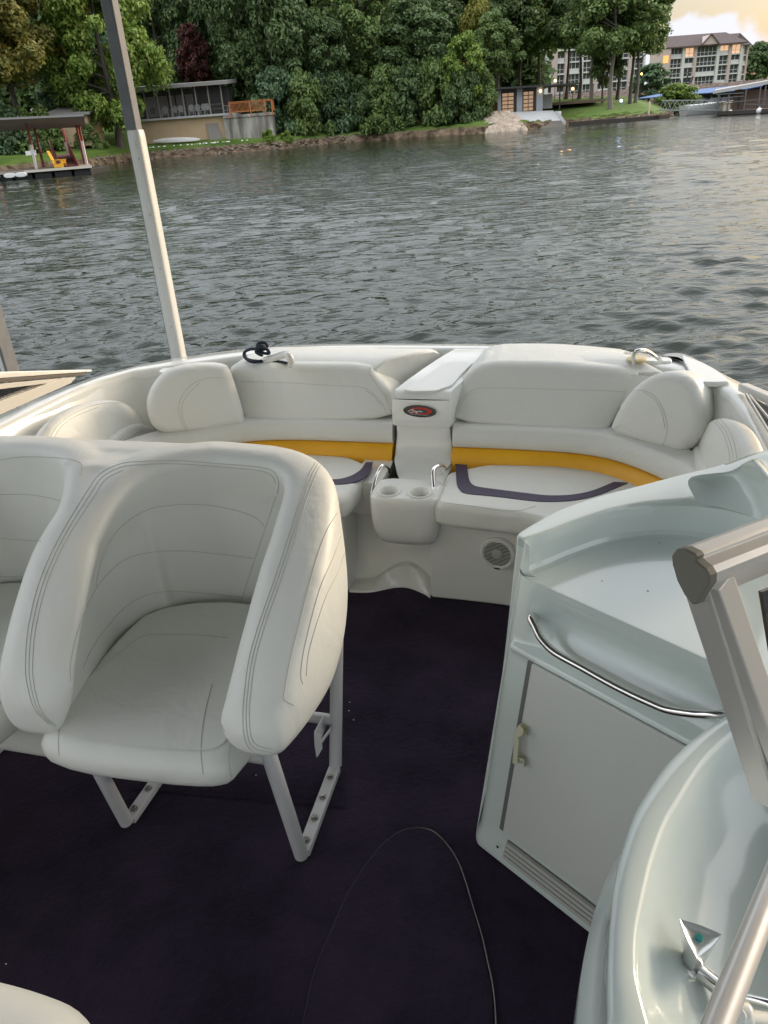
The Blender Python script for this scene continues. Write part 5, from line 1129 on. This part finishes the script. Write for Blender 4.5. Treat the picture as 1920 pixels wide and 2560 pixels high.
for k in range(420):
    t=g.random(); u_=g.random(); X=15.2+4.2*t; Y_=97.6+u_*4.6; Z=.0+2.0*u_*(1-(abs(t-.45)*1.5)**2*.6); pts.append((X,Y_,max(Z,0)))
rockfield('white_riprap','pile of cream white rocks left of the concrete ramp','rocks',pts,.36,mat('white_rock',(.34,.25,.18),.9,var=(1.6,(.62,.54,.45),.2)),4)
pts=[]
for k in range(3800):
    X=g.uniform(48,121); u_=g.random(); Y_=np.interp(X,SX,SY)+u_*24; pts.append((X,Y_,float(ground(X,Y_))+.05))
rockfield('hotel_riprap','long grey brown rock bank below the hotel','rocks',pts,.65,mat('bank_grey_rock',(.14,.105,.085),.9,var=(.4,(.26,.20,.165),.3)),6)
# white pebbles / litter line on the grass
pts=[(g.uniform(-24,-12),95.4+g.uniform(-.3,1.2),1.12) for k in range(40)]
rockfield('pale_stones','line of pale stones on the grass below the canoe','rocks',pts,.10,WHITE,8)
# dark retaining edge of the lawn
mb=MB(); P=[(25.2,100.6),(28,100.3),(32,99.7),(36,101.2),(38,103.2)]
for a_,b_2 in zip(P[:-1],P[1:]): mb.hexa([(a_[0],a_[1],-.4),(b_2[0],b_2[1],-.4),(b_2[0],b_2[1]+.4,-.4),(a_[0],a_[1]+.4,-.4),(a_[0],a_[1],.42),(b_2[0],b_2[1],.42),(b_2[0],b_2[1]+.4,.42),(a_[0],a_[1]+.4,.42)])
o=bb(mb,'lawn_edging_wall',mat('wet_timber',(.05,.04,.032),.8),None); tag(o,'dark low timber wall along the water edge of the lawn','wall')
# lawn sheet
mb=MB(); rows=[]
for k in range(26):
    u_=k/25; rows.append([Vector((X,float(np.interp(X,SX,SY))+.9+u_*15,0)) for X in np.linspace(24.6,39.5,26)])
for r_ in rows:
    for p in r_: p.z=float(ground(p.x,p.y))+.03
mb.loft(rows,closed=False,cap=(False,False)); lo=bb(mb,'lawn',mat('lawn_green',(.085,.165,.022),.9,var=(.5,(.14,.23,.04),.3),bump=(8,.8,.05)),None); struct(lo)
# ramp
rmp=bthing('boat_ramp','pale concrete boat ramp with a wet lower strip, below the garage','ramp',(21,101,0))
def rampq(n,M,u0_,u1_,zz0):
    Lb,Rb,Lt,Rt=Vector((19.7,98.2,-.35)),Vector((24.9,100.2,-.3)),Vector((16.9,103.6,2.0)),Vector((23.9,103.6,1.75))
    mb=MB(); p=[Lb.lerp(Lt,u0_),Rb.lerp(Rt,u0_),Rb.lerp(Rt,u1_),Lb.lerp(Lt,u1_)]; mb.hexa([q+Vector((0,0,-.5)) for q in p]+[q+Vector((0,0,zz0)) for q in p]); return bb(mb,n,M,rmp)
rampq('ramp_slab',CONC2,.46,1,0); rampq('wet_ramp',CONCW,.0,.46,0)
for k in range(7):
    u_=.40+k*.085; p=Vector((24.9,100.2,-.3)).lerp(Vector((23.9,103.6,1.75)),u_); mb=MB(); mb.box(p.x,p.x+.45,p.y-.15,p.y+.5,p.z-.4,p.z+.08); bb(mb,'side_step',CONC2,rmp)
# garage
gar=bthing('garage','flat roofed waterside garage with two lit glass panel doors','garage',(20,105,2))
WALLG=mat('render_grey',(.36,.38,.40),.8)
DG=104.0
Xp=lambda px: XD(px,250,DG)
zb,zt=2.05,4.35
for a_,b_2 in ((1244,1253),(1292,1306),(1341,1357)):
    mb=MB(); mb.box(Xp(a_),Xp(b_2),DG,DG+.5,1.4,zt); bb(mb,'pier',WALLG,gar)
mb=MB(); mb.box(Xp(1244),Xp(1357),DG+.06,DG+.44,zt-.35,zt-.003); bb(mb,'lintel',mat('dark_fascia',(.05,.052,.055),.6),gar)
mb=MB(); mb.box(Xp(1244)+.05,Xp(1357)-.05,DG+3,DG+7,1.4,zt); bb(mb,'room',mat('warm_wall',(.45,.33,.22),.8),gar)
WARM=mat('lit_glass',(.20,.13,.09),.25,emit=((1,.62,.36),.10)); DF=mat('door_frame_dark',(.03,.028,.026),.5)
for a_,b_2 in ((1253.5,1291.5),(1306.5,1340.5)):
    x0_,x1_=Xp(a_)+.0,Xp(b_2); mb=MB(); mb.box(x0_+.1,x1_-.3,DG+.2,DG+.24,1.9,zt-.36); dd=bb(mb,'door',WARM,gar)
    mb=MB(); n=5
    for k in range(n+1): z=1.9+(zt-.36-1.9)*k/n; mb.box(x0_+.1,x1_-.3,DG+.14,DG+.2,z-.045,z+.045)
    for k in range(3): xx=x0_+.1+(x1_-.4-x0_)*k/2; mb.box(xx-.035,xx+.035,DG+.135,DG+.19,1.9,zt-.36)
    mb.box(x1_-.3,x1_,DG+.05,DG+.3,1.8,zt-.36); bb(mb,'door_frame',DF,dd)
mb=MB(); mb.hexa([(Xp(1200),DG-1.2,4.42),(Xp(1442),DG-1.2,4.30),(Xp(1442),DG+6,4.30),(Xp(1200),DG+6,4.42),(Xp(1200),DG-1.2,4.62),(Xp(1442),DG-1.2,4.48),(Xp(1442),DG+6,4.48),(Xp(1200),DG+6,4.62)]); bb(mb,'flat_roof',mat('roof_edge_dark',(.035,.034,.033),.6),gar)
pxp=XD(1399,250,103.5); mb=MB(); mb.box(pxp-.07,pxp+.07,103.4,103.55,1.2,4.36); po=bb(mb,'canopy_post',DF,gar); mb=MB(); mb.box(pxp-.2,pxp+.2,103.3,103.7,1.2,1.62); bb(mb,'post_footing',WHITE,po)
mb=MB(); mb.lathe([(.10,0),(.12,.1),(.08,.25)],(Xp(1350),DG-.2,3.8),seg=12); bb(mb,'wall_lamp',mat('lamp_glow',(.9,.7,.4),.4,emit=((1,.72,.35),2)),gar)
mb=MB(); mb.box(Xp(1357)+.1,Xp(1393),DG+2.5,DG+2.8,2.0,3.55); o=bb(mb,'low_wall',CONC2,None); tag(o,'low pale wall to the right of the garage doors','wall')
mb=MB(); mb.box(24.0,32,DG+6,DG+14,2.3,2.62); o=bb(mb,'gravel_patch',mat('brown_gravel',(.16,.11,.075),.95,var=(2,(.22,.16,.12),.3)),None); struct(o); o.name='path'
# garden lamps
for q,(px,py,D,lb,c_) in enumerate([(1388,202,125,'warm lamp on a dark post above the garage canopy',(1,.55,.2)),(1432,222,112,'small amber lamp right of the garage canopy',(1,.45,.12)),(1411,212,128,'tiny warm lamp among the lawn trunks',(1,.6,.3)),(1604,185,150,'orange lamp at the right end of the left hotel wing',(1,.5,.1)),(1553,252,112,'small cold white blue light low on the lawn',(.4,.6,1))]):
    p=bg(px,py,D); zg=float(ground(p.x,D)); t=bthing('garden_lamp',lb,'lamp',(p.x,D,zg),'lamps on the point')
    mb=MB(); mb.tube([(p.x,D,zg-.1),(p.x,D,p.z-.1)],.05,8); bb(mb,'post',DF,t); mb=MB(); mb.lathe([(.02,-.15),(.13,-.12),(.16,.0),(.12,.14),(.02,.18)],(p.x,D,p.z),seg=12); bb(mb,'lamp_glass',mat('glow%d'%q,(.8,.6,.4),.4,emit=(c_,2.5)),t)
# ================================================================ RED POST DOCK, left
dk=bthing('roofed_dock','old floating dock with red brown posts, flat grey roof and white corner posts','dock',(-24,65,0))
fA,fB=Vector((-28.5,62.8,0)),Vector((-19.9,63.6,0)); bA,bB_=Vector((-31.5,68.5,0)),Vector((-21.6,69.0,0))
dl=(fB-fA)
mb=MB(); mb.loft([[p+Vector((0,0,z)) for p in (fA,fB,bB_,bA)] for z in (.42,.58)]); bb(mb,'deck',mat('deck_planks',(.30,.25,.21),.85,var=(3,(.40,.34,.29),.3)),dk)
fl=[]
for k in range(6):
    t0,t1=k/6+.01,(k+1)/6-.01; a_=fA.lerp(fB,t0); b_2=fA.lerp(fB,t1); mb=MB(); mb.hexa([a_+Vector((0,.15,-.3)),b_2+Vector((0,.15,-.3)),b_2+Vector((0,5,-.3)),a_+Vector((0,5,-.3)),a_+Vector((0,.15,.36)),b_2+Vector((0,.15,.36)),b_2+Vector((0,5,.36)),a_+Vector((0,5,.36))]); bb(mb,'float',BLACK,dk,bevel=.06)
mb=MB(); mb.beam(fA.lerp(fB,.44)+Vector((0,-.03,.50)),fB+Vector((.05,-.03,.50)),.12,.16); bb(mb,'edge_board',mat('cream_board',(.62,.58,.48),.6),dk)
for px in (9,49,78):
    x_=XD(px-22,438,62.9); mb=MB(); mb.cushion([(-.42,-.16),(.42,-.16),(.45,.17),(-.45,.17)],(x_,62.62,.33),(1,0,0),(0,0,1),(0,1,0),.16,.05,n=40); bb(mb,'dock_bumper',WHITE,dk)
posts=[(93,425,57,297,.0),(177,414,148,301,0),(218,413,196,300,0)]
tops=[]
for q,(bx,by,tx,ty,_) in enumerate(posts):
    p=bgw(bx,by,.5); pt=bg(tx,ty+6,p.y+.1); b0=Vector((p.x,p.y+.1,.5)); t0_=Vector((p.x,p.y+.1,pt.z)); mb=MB(); mb.beam(b0,t0_,.16,.16,up=(0,1,0)); po=bb(mb,'roof_post',REDP,dk)
    h_=[1.75,1.75,1.75][q]; mb=MB(); mb.beam(b0+Vector((0,-.13,.0 if q else -.75)),b0+Vector((0,-.13,h_)),.19,.10,up=(0,1,0)); bb(mb,'white_guard',WHITE,po); tops.append(pt)
for x_,y_ in ((-26.9,63.4),(-28.3,63.3),(-21.9,68.6),(-25.2,68.6),(-29.0,68.4)): mb=MB(); mb.beam(Vector((x_,y_,.5)),Vector((x_,y_,3.85)),.15,.15,up=(0,1,0)); bb(mb,'roof_post',REDP,dk)
zr=tops[0].z
mb=MB(); 
rp=[(-29.5,62.0,zr-.35),(-25.6,62.2,zr+.12),(-19.3,62.6,zr-.05),(-21.6,70.0,zr-.62),(-27.6,70.0,zr-.5),(-33,70.0,zr-.9)]
vs=[Vector(p) for p in rp]+[Vector(p)+Vector((0,0,.13)) for p in rp]
mb.add(vs,[(0,1,4,5),(1,2,3,4),(6,11,10,7),(7,10,9,8),(0,6,7,1),(1,7,8,2),(2,8,9,3),(3,9,10,4),(4,10,11,5),(5,11,6,0)]); bb(mb,'roof',ROOFG,dk,smooth=0)
# red ramp with railings at the right of the dock
gw=bthing('red_gangway','dark red gangway with slanting side rails at the right end of the dock','gangway',(-21.5,66.5,.5))
for x_,xe in ((-22.3,-25.0),(-21.0,-23.6)):
    mb=MB(); mb.hexa([(x_,64.2,.58),(x_+.05,64.2,.58),(xe+.05,70.5,1.2),(xe,70.5,1.2),(x_,64.2,.78),(x_+.05,64.2,.78),(xe+.05,70.5,2.3),(xe,70.5,2.3)]); bb(mb,'side_panel',REDP,gw)
    mb=MB(); mb.beam((x_,64.2,.9),(xe,70.5,2.5),.06,.08); bb(mb,'hand_rail',REDP,gw)
mb=MB(); mb.hexa([(-22.3,64.2,.60),(-21.0,64.2,.60),(-23.9,71.5,1.3),(-25.3,71.5,1.3),(-22.3,64.2,.66),(-21.0,64.2,.66),(-23.9,71.5,1.36),(-25.3,71.5,1.36)]); bb(mb,'ramp_deck',mat('ramp_red',(.13,.04,.033),.8),gw)
# yellow chair
yc=bthing('adirondack_chair','yellow slatted chair on the dock deck','chair',(-23,64.3,.58)); YP=mat('yellow_paint',(.85,.45,.03),.45)
cx_=XD(147,412,64.3); 
mb=MB(); mb.hexa([(cx_-.30,64.1,.68),(cx_+.38,64.1,.86),(cx_+.38,64.7,.86),(cx_-.30,64.7,.68),(cx_-.30,64.1,.74),(cx_+.38,64.1,.92),(cx_+.38,64.7,.92),(cx_-.30,64.7,.74)]); bb(mb,'seat',YP,yc)
mb=MB(); mb.beam(Vector((cx_-.25,64.4,.65)),Vector((cx_-.62,64.4,1.75)),.55,.05,up=(1,0,0)); bb(mb,'backrest',YP,yc)
for yy_ in (64.08,64.72): 
    mb=MB(); mb.box(cx_-.42,cx_+.46,yy_-.05,yy_+.05,1.08,1.13); bb(mb,'arm',YP,yc)
    mb=MB(); mb.hexa([(cx_+.22,yy_-.03,.58),(cx_+.42,yy_-.03,.58),(cx_+.42,yy_+.03,.58),(cx_+.22,yy_+.03,.58),(cx_+.28,yy_-.03,1.08),(cx_+.44,yy_-.03,1.08),(cx_+.44,yy_+.03,1.08),(cx_+.28,yy_+.03,1.08)]); bb(mb,'leg',YP,yc)
    mb=MB(); mb.box(cx_-.30,cx_+.3,yy_-.025,yy_+.025,.60,.80); bb(mb,'apron',YP,yc)
# sign on the dock post
sg=bthing('dock_sign','white notice board fixed to the front left dock post','sign',(-24.6,63,1.6))
p=bg(76,383,62.9); q=bg(66,384,62.9)
mb=MB(); mb.box(bg(77,383,62.9).x,bg(91,383,62.9).x,62.85,62.88,bg(84,388,62.9).z,bg(84,376,62.9).z); s1_=bb(mb,'board',WHITE,sg,bevel=.01)
mb=MB(); mb.box(bg(64,383,62.9).x,bg(76,383,62.9).x,62.87,62.90,bg(70,389,62.9).z,bg(70,377.5,62.9).z); bb(mb,'board',WHITE,sg,bevel=.01)
SGM=mat('sign_grey',(.35,.33,.34),.6); rx=B((0,0,0)); ux=(BGM.to_3x3()@Vector((1,0,0))); uy=Vector((0,0,1)); un=(BGM.to_3x3()@Vector((0,-1,0)))
c0=bg(84,382,62.84); 
mb=MB()
for r_,(w0,w1) in enumerate([(-.15,.12),(-.18,.02),(.07,.16),(-.18,-.04)]):
    zz_=c0.z+[.10,.0,.0,-.10][r_]; mb.box(c0.x+w0,c0.x+w1,62.835,62.85,zz_-.022,zz_+.022)
bb(mb,'faded_lettering',SGM,s1_)
# ================================================================ HOTEL
PINK=mat('hotel_render',(.50,.39,.355),.85,var=(.3,(.56,.44,.40),.3)); TRIM=mat('hotel_trim',(.62,.60,.57),.7); WIN=mat('window_dark',(.055,.06,.065),.15); RF=mat('hotel_shingles',(.085,.060,.055),.85,var=(1,(.12,.09,.085),.3)); LITW=mat('window_lit',(.5,.3,.2),.4,emit=((1,.62,.38),.2))
def wing(name,label,D,x0,x1,z0,fl,fh,bays,lit,depth=14,piers=True):
    h=bthing(name,label,'hotel',((x0+x1)/2,D+depth/2,z0)); zt_=z0+fl*fh
    mb=MB(); mb.box(x0,x1,D+1.2,D+depth,z0-2,zt_); bb(mb,'wall',PINK,h)
    edges=[x0]; tot=sum(bays); 
    for b_2 in bays: edges.append(edges[-1]+(x1-x0)*b_2/tot)
    for k,e in enumerate(edges):
        pw=.45 if 0<k<len(edges)-1 else .5
        mb=MB(); mb.box(max(e-pw,x0),min(e+pw,x1),D+(-.05 if k%2 else .0),D+1.2,z0-1.5,zt_); bb(mb,'pier',PINK if k%2==0 else TRIM,h)
    for f in range(fl):
        zf=z0+f*fh; mb=MB(); mb.box(x0+.02,x1-.02,D+.06,D+1.19,zf-.18,zf+.16); bb(mb,'floor_band',TRIM,h)
        for k in range(len(bays)):
            a_,b_2=edges[k]+.48,edges[k+1]-.48; M=LITW if (f,k) in lit else WIN
            mb=MB(); mb.box(a_,b_2,D+.75,D+.8,zf+.16,zf+fh-.18); wn_=bb(mb,'window',M,h)
            mb=MB(); n=max(2,round((b_2-a_)/1.15))
            for q in range(n+1): xx=a_+(b_2-a_)*q/n; mb.box(xx-.06,xx+.06,D+.62,D+.74,zf+.16,zf+fh-.18)
            mb.box(a_,b_2,D+.60,D+.66,zf+1.0,zf+1.12); 
            if (k+f)%3==0: mb.box(a_+.1,b_2-.1,D+.3,D+.34,zf+.16,zf+1.02)
            bb(mb,'window_frame',TRIM,wn_)
    return h,zt_
DH=270; hx=lambda px: XD(px,160,DH)
hm,zt_=wing('hotel_building','long four storey hotel with brown hipped roof at the right',DH,hx(1672),hx(1852),4.9,4,2.62,[1.2,1,1.9,1,1,],{(3,1),(3,3),(3,4)})
xa,xb=hx(1655),hx(1860)
def hip(par,x0,x1,y0,y1,z,h,inset,name='roof'):
    mb=MB(); r0_=Vector((x0+inset,(y0+y1)/2,z+h)); r1=Vector((x1-inset,(y0+y1)/2,z+h)); mb.add([(x0,y0,z),(x1,y0,z),(x1,y1,z),(x0,y1,z),r0_,r1,(x0,y0,z-.35),(x1,y0,z-.35),(x1,y1,z-.35),(x0,y1,z-.35)],[(0,1,5,4),(1,2,5),(2,3,4,5),(3,0,4),(0,6,7,1),(1,7,8,2),(2,8,9,3),(3,9,6,0),(6,9,8,7)]); return bb(mb,name,RF,par,smooth=0)
hip(hm,xa,hx(1858),DH-1.2,DH+16,zt_+.35,3.4,3.5)
mb=MB(); gxx=hx(1766); mb.add([(gxx-2.4,DH-1.3,zt_+.35),(gxx+2.4,DH-1.3,zt_+.35),(gxx,DH-1.3,zt_+2.9),(gxx-2.4,DH+6,zt_+.6),(gxx+2.4,DH+6,zt_+.6),(gxx,DH+6,zt_+2.9)],[(0,1,2),(0,2,5,3),(1,4,5,2)]); gb=bb(mb,'gable',PINK,hm,smooth=0)
mb=MB(); mb.beam((gxx-2.7,DH-1.5,zt_+.3),(gxx,DH-1.5,zt_+3.05),.5,.25); mb.beam((gxx+2.7,DH-1.5,zt_+.3),(gxx,DH-1.5,zt_+3.05),.5,.25); bb(mb,'gable_trim',RF,hm)
# stepped end block
he,zt2=wing('hotel_end_block','shadowed end block of the hotel with stacked balconies, far right',DH+4,hx(1853),hx(1882),4.5,4,2.62,[1.2,1.3],set(),12)
hip(he,hx(1838),hx(1884),DH+3,DH+18,zt2+.2,3.6,5)
# left wing behind the lawn trees
DL=232; lx=lambda px: XD(px,200,DL)
hl_,zt3=wing('hotel_left_wing','pale hotel wing seen between the lawn trunks, rows of glazed balconies',DL,lx(1268),lx(1610),4.4,4,2.6,[1,1,.6,1.3,1,1,1,1.2,1],set())
mb=MB(); mb.box(lx(1265),lx(1560),DL-.5,DL+14,zt3+.0,zt3+.5); bb(mb,'parapet',TRIM,hl_)
mb=MB(); mb.box(lx(1378),lx(1392),DL-.3,DL+.0,3.5,zt3+1.4); bb(mb,'stair_tower',PINK,hl_)
lwm=MB(); p=bg(1665,155,DH-2); lwm.box(p.x-1.0,p.x+1.6,DH-1,DH+10,4,15.4); o=bb(lwm,'link_wall',PINK,hm)
mb=MB(); mb.box(p.x-.6,p.x+1.0,DH-1.1,DH-1.02,11.6,13.6); bb(mb,'window',mat('window_amber',(.6,.3,.1),.4,emit=((1,.45,.12),.28)),hm)
# anchor emblem on the lawn bank
p=bg(1715,198,262); an=MB(); an.tube([p+Vector((-1.9,0,.2)),p+Vector((-1.5,0,-1.2)),p+Vector((0,0,-2.0)),p+Vector((1.6,0,-1.0)),p+Vector((2.1,0,.6))],.22,8); an.tube([p+Vector((0,0,-1.9)),p+Vector((.7,0,3.0))],.2,8); an.tube([p+Vector((-.6,0,1.6)),p+Vector((1.6,0,2.2))],.16,8); o=bb(an,'anchor_sculpture',DF,None); tag(o,'large dark anchor standing in front of the hotel ground floor','sculpture')
# ================================================================ MARINA
STL=mat('marina_steel',(.12,.12,.115),.6); BLU=mat('blue_roof',(.06,.14,.32),.6); GREYR=mat('marina_roof',(.42,.41,.40),.6,var=(1.5,(.48,.47,.46),.3))
m1=bthing('blue_roofed_marina','long marina shed with blue metal roof in front of the rock bank','marina',(56,152,0))
def Wd(px,py,D): return bg(px,py,D)
a_=Wd(1600,251,172); b_2=Wd(1860,222,128)
# long axis in plan from far left to near right
a_=Vector((a_.x,172,0)); b_2=Vector((b_2.x,128,0)); ax_=(b_2-a_).normalized(); sd2=Vector((-ax_.y,ax_.x,0)); 
zr0,zr1=2.65,3.35
mb=MB(); 
def rq(o1,z1,o2,z2,th): return [a_+sd2*o1+Vector((0,0,z1)),b_2+sd2*o1+Vector((0,0,z1)),b_2+sd2*o2+Vector((0,0,z2)),a_+sd2*o2+Vector((0,0,z2))]
q=rq(-1,2.35,6,3.1,0); mb.hexa(q+[p+Vector((0,0,.12)) for p in q]); bb(mb,'roof',BLU,m1)
for k in range(15):
    p=a_.lerp(b_2,k/14); mb=MB(); mb.beam(p+sd2*-.6+Vector((0,0,-.2)),p+sd2*-.6+Vector((0,0,2.4)),.22,.22,up=(0,1,0)); bb(mb,'post',STL,m1)
mb=MB(); q=[a_+sd2*5.8,b_2+sd2*5.8]; mb.hexa([q[0]+Vector((0,0,.6)),q[1]+Vector((0,0,.6)),q[1]+sd2*.1+Vector((0,0,.6)),q[0]+sd2*.1+Vector((0,0,.6)),q[0]+Vector((0,0,2.9)),q[1]+Vector((0,0,2.9)),q[1]+sd2*.1+Vector((0,0,2.9)),q[0]+sd2*.1+Vector((0,0,2.9))]); bb(mb,'back_screen',mat('pale_slats',(.30,.28,.26),.8,var=(5,(.12,.11,.10),.1,(3,3,.05))),m1)
mb=MB(); q=rq(-1,.25,6,.25,0); mb.hexa(q+[p+Vector((0,0,.25)) for p in q]); bb(mb,'float_deck',GREYW,m1)
# near covered dock with steel posts and pale roof
m2=bthing('covered_dock','covered boat dock with pale sloping roof and thin steel posts, far right','dock',(46,95,0))
D2=97.0
def X2(px): return XD(px,250,D2)
mb=MB(); e0_=bg(1787,232,D2); e1x=bg(1990,196,D2); mb.hexa([(e0_.x-.2,D2,e0_.z-.10),(e1x.x,D2,e1x.z-.08),(e1x.x*1.16,D2+14,e1x.z+.25),(e0_.x*1.15,D2+14,e0_.z+.15),(e0_.x-.2,D2,e0_.z+.22),(e1x.x,D2,e1x.z+.30),(e1x.x*1.16,D2+14,e1x.z+.6),(e0_.x*1.15,D2+14,e0_.z+.45)]); bb(mb,'roof',GREYR,m2)
for q,(px,pt,pb) in enumerate([(1797,236,284),(1822,238,284),(1866,222,284),(1902,216,284),(1915,214,284),(1880,228,280),(1850,232,280)]):
    t0_=bg(px,pt,D2+(0 if q<5 else 4)); b0=bg(px-3,pb,D2+(0 if q<5 else 4)); mb=MB(); mb.beam(Vector((t0_.x,t0_.y,max(b0.z,.1))),t0_,.13,.13,up=(0,1,0)); bb(mb,'post',STL,m2)
for (xa_,ya_),(xb_,yb_) in [((1790,236),(1860,232)),((1795,258),(1925,246)),((1862,260),(1925,262)),((1795,246),(1860,240)),((1866,272),(1925,274))]:
    mb=MB(); mb.beam(bg(xa_,ya_,D2),bg(xb_,yb_,D2),.08,.09); bb(mb,'cross_rail',STL,m2)
mb=MB(); d0=bg(1790,284,D2); d1=bg(1990,282,90.0); mb.hexa([(d0.x,D2-.5,.05),(d1.x,88.5,.05),(d1.x+4,95,.05),(d0.x+1.4,D2+3,.05),(d0.x,D2-.5,.42),(d1.x,88.5,.42),(d1.x+4,95,.42),(d0.x+1.4,D2+3,.42)]); bb(mb,'float_deck',mat('dock_dark',(.05,.042,.036),.8),m2)
for q,(px,lb) in enumerate([(1826,'left white ball buoy hanging on the covered dock edge'),(1898,'right white ball buoy hanging on the covered dock edge')]):
    Db=96.0 if q==0 else 92.6; p=bg(px,284 if q==0 else 277,Db); mb=MB(); r_=.30; mb.lathe([(r_*math.sin(math.pi*k/12)+.001,-r_*math.cos(math.pi*k/12)) for k in range(13)]+[(.05,r_+.03),(.04,r_+.12)],(p.x,Db,max(p.z,.2)),seg=20); o=bb(mb,'ball_buoy',WHITE,None,smooth=60); tag(o,lb,'buoy','ball buoys on the covered dock')
p0=bg(1804,281,97.3); p1=bg(1824,258,97.3); mb=MB(); mb.box(p0.x,p1.x,97.0,97.8,.42,p1.z); mb.box(p0.x-.1,p1.x+.15,96.9,97.9,p1.z,p1.z+.1); o=bb(mb,'dock_box',mat('beige_box',(.42,.36,.28),.7),None,bevel=.02); tag(o,'beige storage box standing on the left end of the covered dock','box')
# gangway with lattice rails
gg=bthing('gangway','grey lattice railed gangway from the grassy point to the covered dock','gangway',(42,98,.5))
g0=Vector((bg(1655,274,100).x,100,.95)); g1=Vector((bg(1800,281,97.5).x,97.5,.55))
for sd_ in (0,1.3):
    o_=Vector((0,sd_,0)); mb=MB(); mb.beam(g0+o_+Vector((0,0,0)),g1+o_,.1,.12); mb.beam(g0+o_+Vector((.3,0,1.0)),g1+o_+Vector((0,0,1.0)),.08,.08); n=12
    for k in range(n):
        u0_,u1_=k/n,(k+1)/n; mb.beam(g0.lerp(g1,u0_)+o_+Vector((0,0,1.0 if k%2 else 0)),g0.lerp(g1,u1_)+o_+Vector((0,0,0 if k%2 else 1.0)),.05,.05)
    bb(mb,'lattice_rail',mat('gangway_grey',(.30,.32,.31),.6),gg)
mb=MB(); mb.hexa([g0+Vector((0,0,-.08)),g1+Vector((0,0,-.08)),g1+Vector((0,1.3,-.08)),g0+Vector((0,1.3,-.08)),g0,g1,g1+Vector((0,1.3,0)),g0+Vector((0,1.3,0))]); bb(mb,'walkway',GREYW,gg)
p=bg(1624,256,102.5); mb=MB(); mb.tube([(p.x,102.5,.4),(p.x,102.5,p.z)],.10,10); mb.lathe([(.10,0),(.06,.12),(.01,.18)],(p.x,102.5,p.z),seg=10); o=bb(mb,'marker_post',mat('cream_post',(.62,.52,.38),.6),None); tag(o,'cream marker post at the tip of the mown point','post')
# boats
def hullboat(name,label,cx0,cy0,L_,Wb,hh,ang,M,top=None,topM=None):
    b_=bthing(name,label,'boat',(cx0,cy0,0)); R_=Matrix.Translation((cx0,cy0,0))@Matrix.Rotation(ang,4,'Z'); rings=[]
    for k in range(21):
        t=k/20; x=-L_/2+L_*t; w_=Wb/2*(1-max(0,(t-.55)/.45)**2.2)+.01; zt_=hh*(1+.25*t*t); rings.append([R_@Vector((x,y,z)) for y,z in [(-w_,zt_),(-w_*.96,zt_*.5),(-w_*.6,-.1),(0,-.2),(w_*.6,-.1),(w_*.96,zt_*.5),(w_,zt_),(w_*.8,zt_+.05),(0,zt_+.08),(-w_*.8,zt_+.05)]])
    mb=MB(); mb.loft(rings); bb(mb,'boat_hull',M,b_,smooth=40)
    if top:
        for (xa_,xb_,wd,z0_,z1_,sl_) in top:
            mb=MB(); v=[(xa_,-wd,z0_),(xb_,-wd,z0_),(xb_,wd,z0_),(xa_,wd,z0_),(xa_+sl_*.2,-wd*.85,z1_),(xb_-sl_,-wd*.85,z1_),(xb_-sl_,wd*.85,z1_),(xa_+sl_*.2,wd*.85,z1_)]; mb.hexa([R_@Vector(p) for p in v]); bb(mb,'cabin_top',topM or M,b_,bevel=.04)
    return b_
WB=mat('boat_white',(.75,.75,.73),.3); TB=mat('boat_tan',(.40,.25,.20),.4); CV=mat('boat_cover_dark',(.03,.03,.035),.8)
p=bg(1795,270,108); hullboat('white_boat','long low white boat behind the gangway',p.x,108,9,2.6,1.15,.05,WB)
p=bg(1905,258,101); hullboat('cabin_cruiser','large boat with tan pink hull under the covered dock',p.x+2.2,102,11,3.4,2.0,math.pi+.1,TB,[(-4,2,1.2,2.1,2.9,.8)],CV)
for q,(px,D,lb) in enumerate([(1745,138,'dark covered boat under the left of the blue roof'),(1782,134,'dark covered boat with white bow under the blue roof'),(1815,131,'rightmost dark covered boat under the blue roof')]):
    p=bg(px,262,D); hullboat('covered_boat',lb,p.x+.5,D,6.5,2.3,.9,-2.3,WB if q else CV,[(-2.6,1.8,.95,.95,1.7,1.2)],CV)['group']='boats under the blue roof'
p=bg(1600,268,140); hullboat('runabout','small dark boat moored left of the round green bush',p.x+1.5,132,5.5,2,.8,.1,CV)
p=bg(1670,270,104);
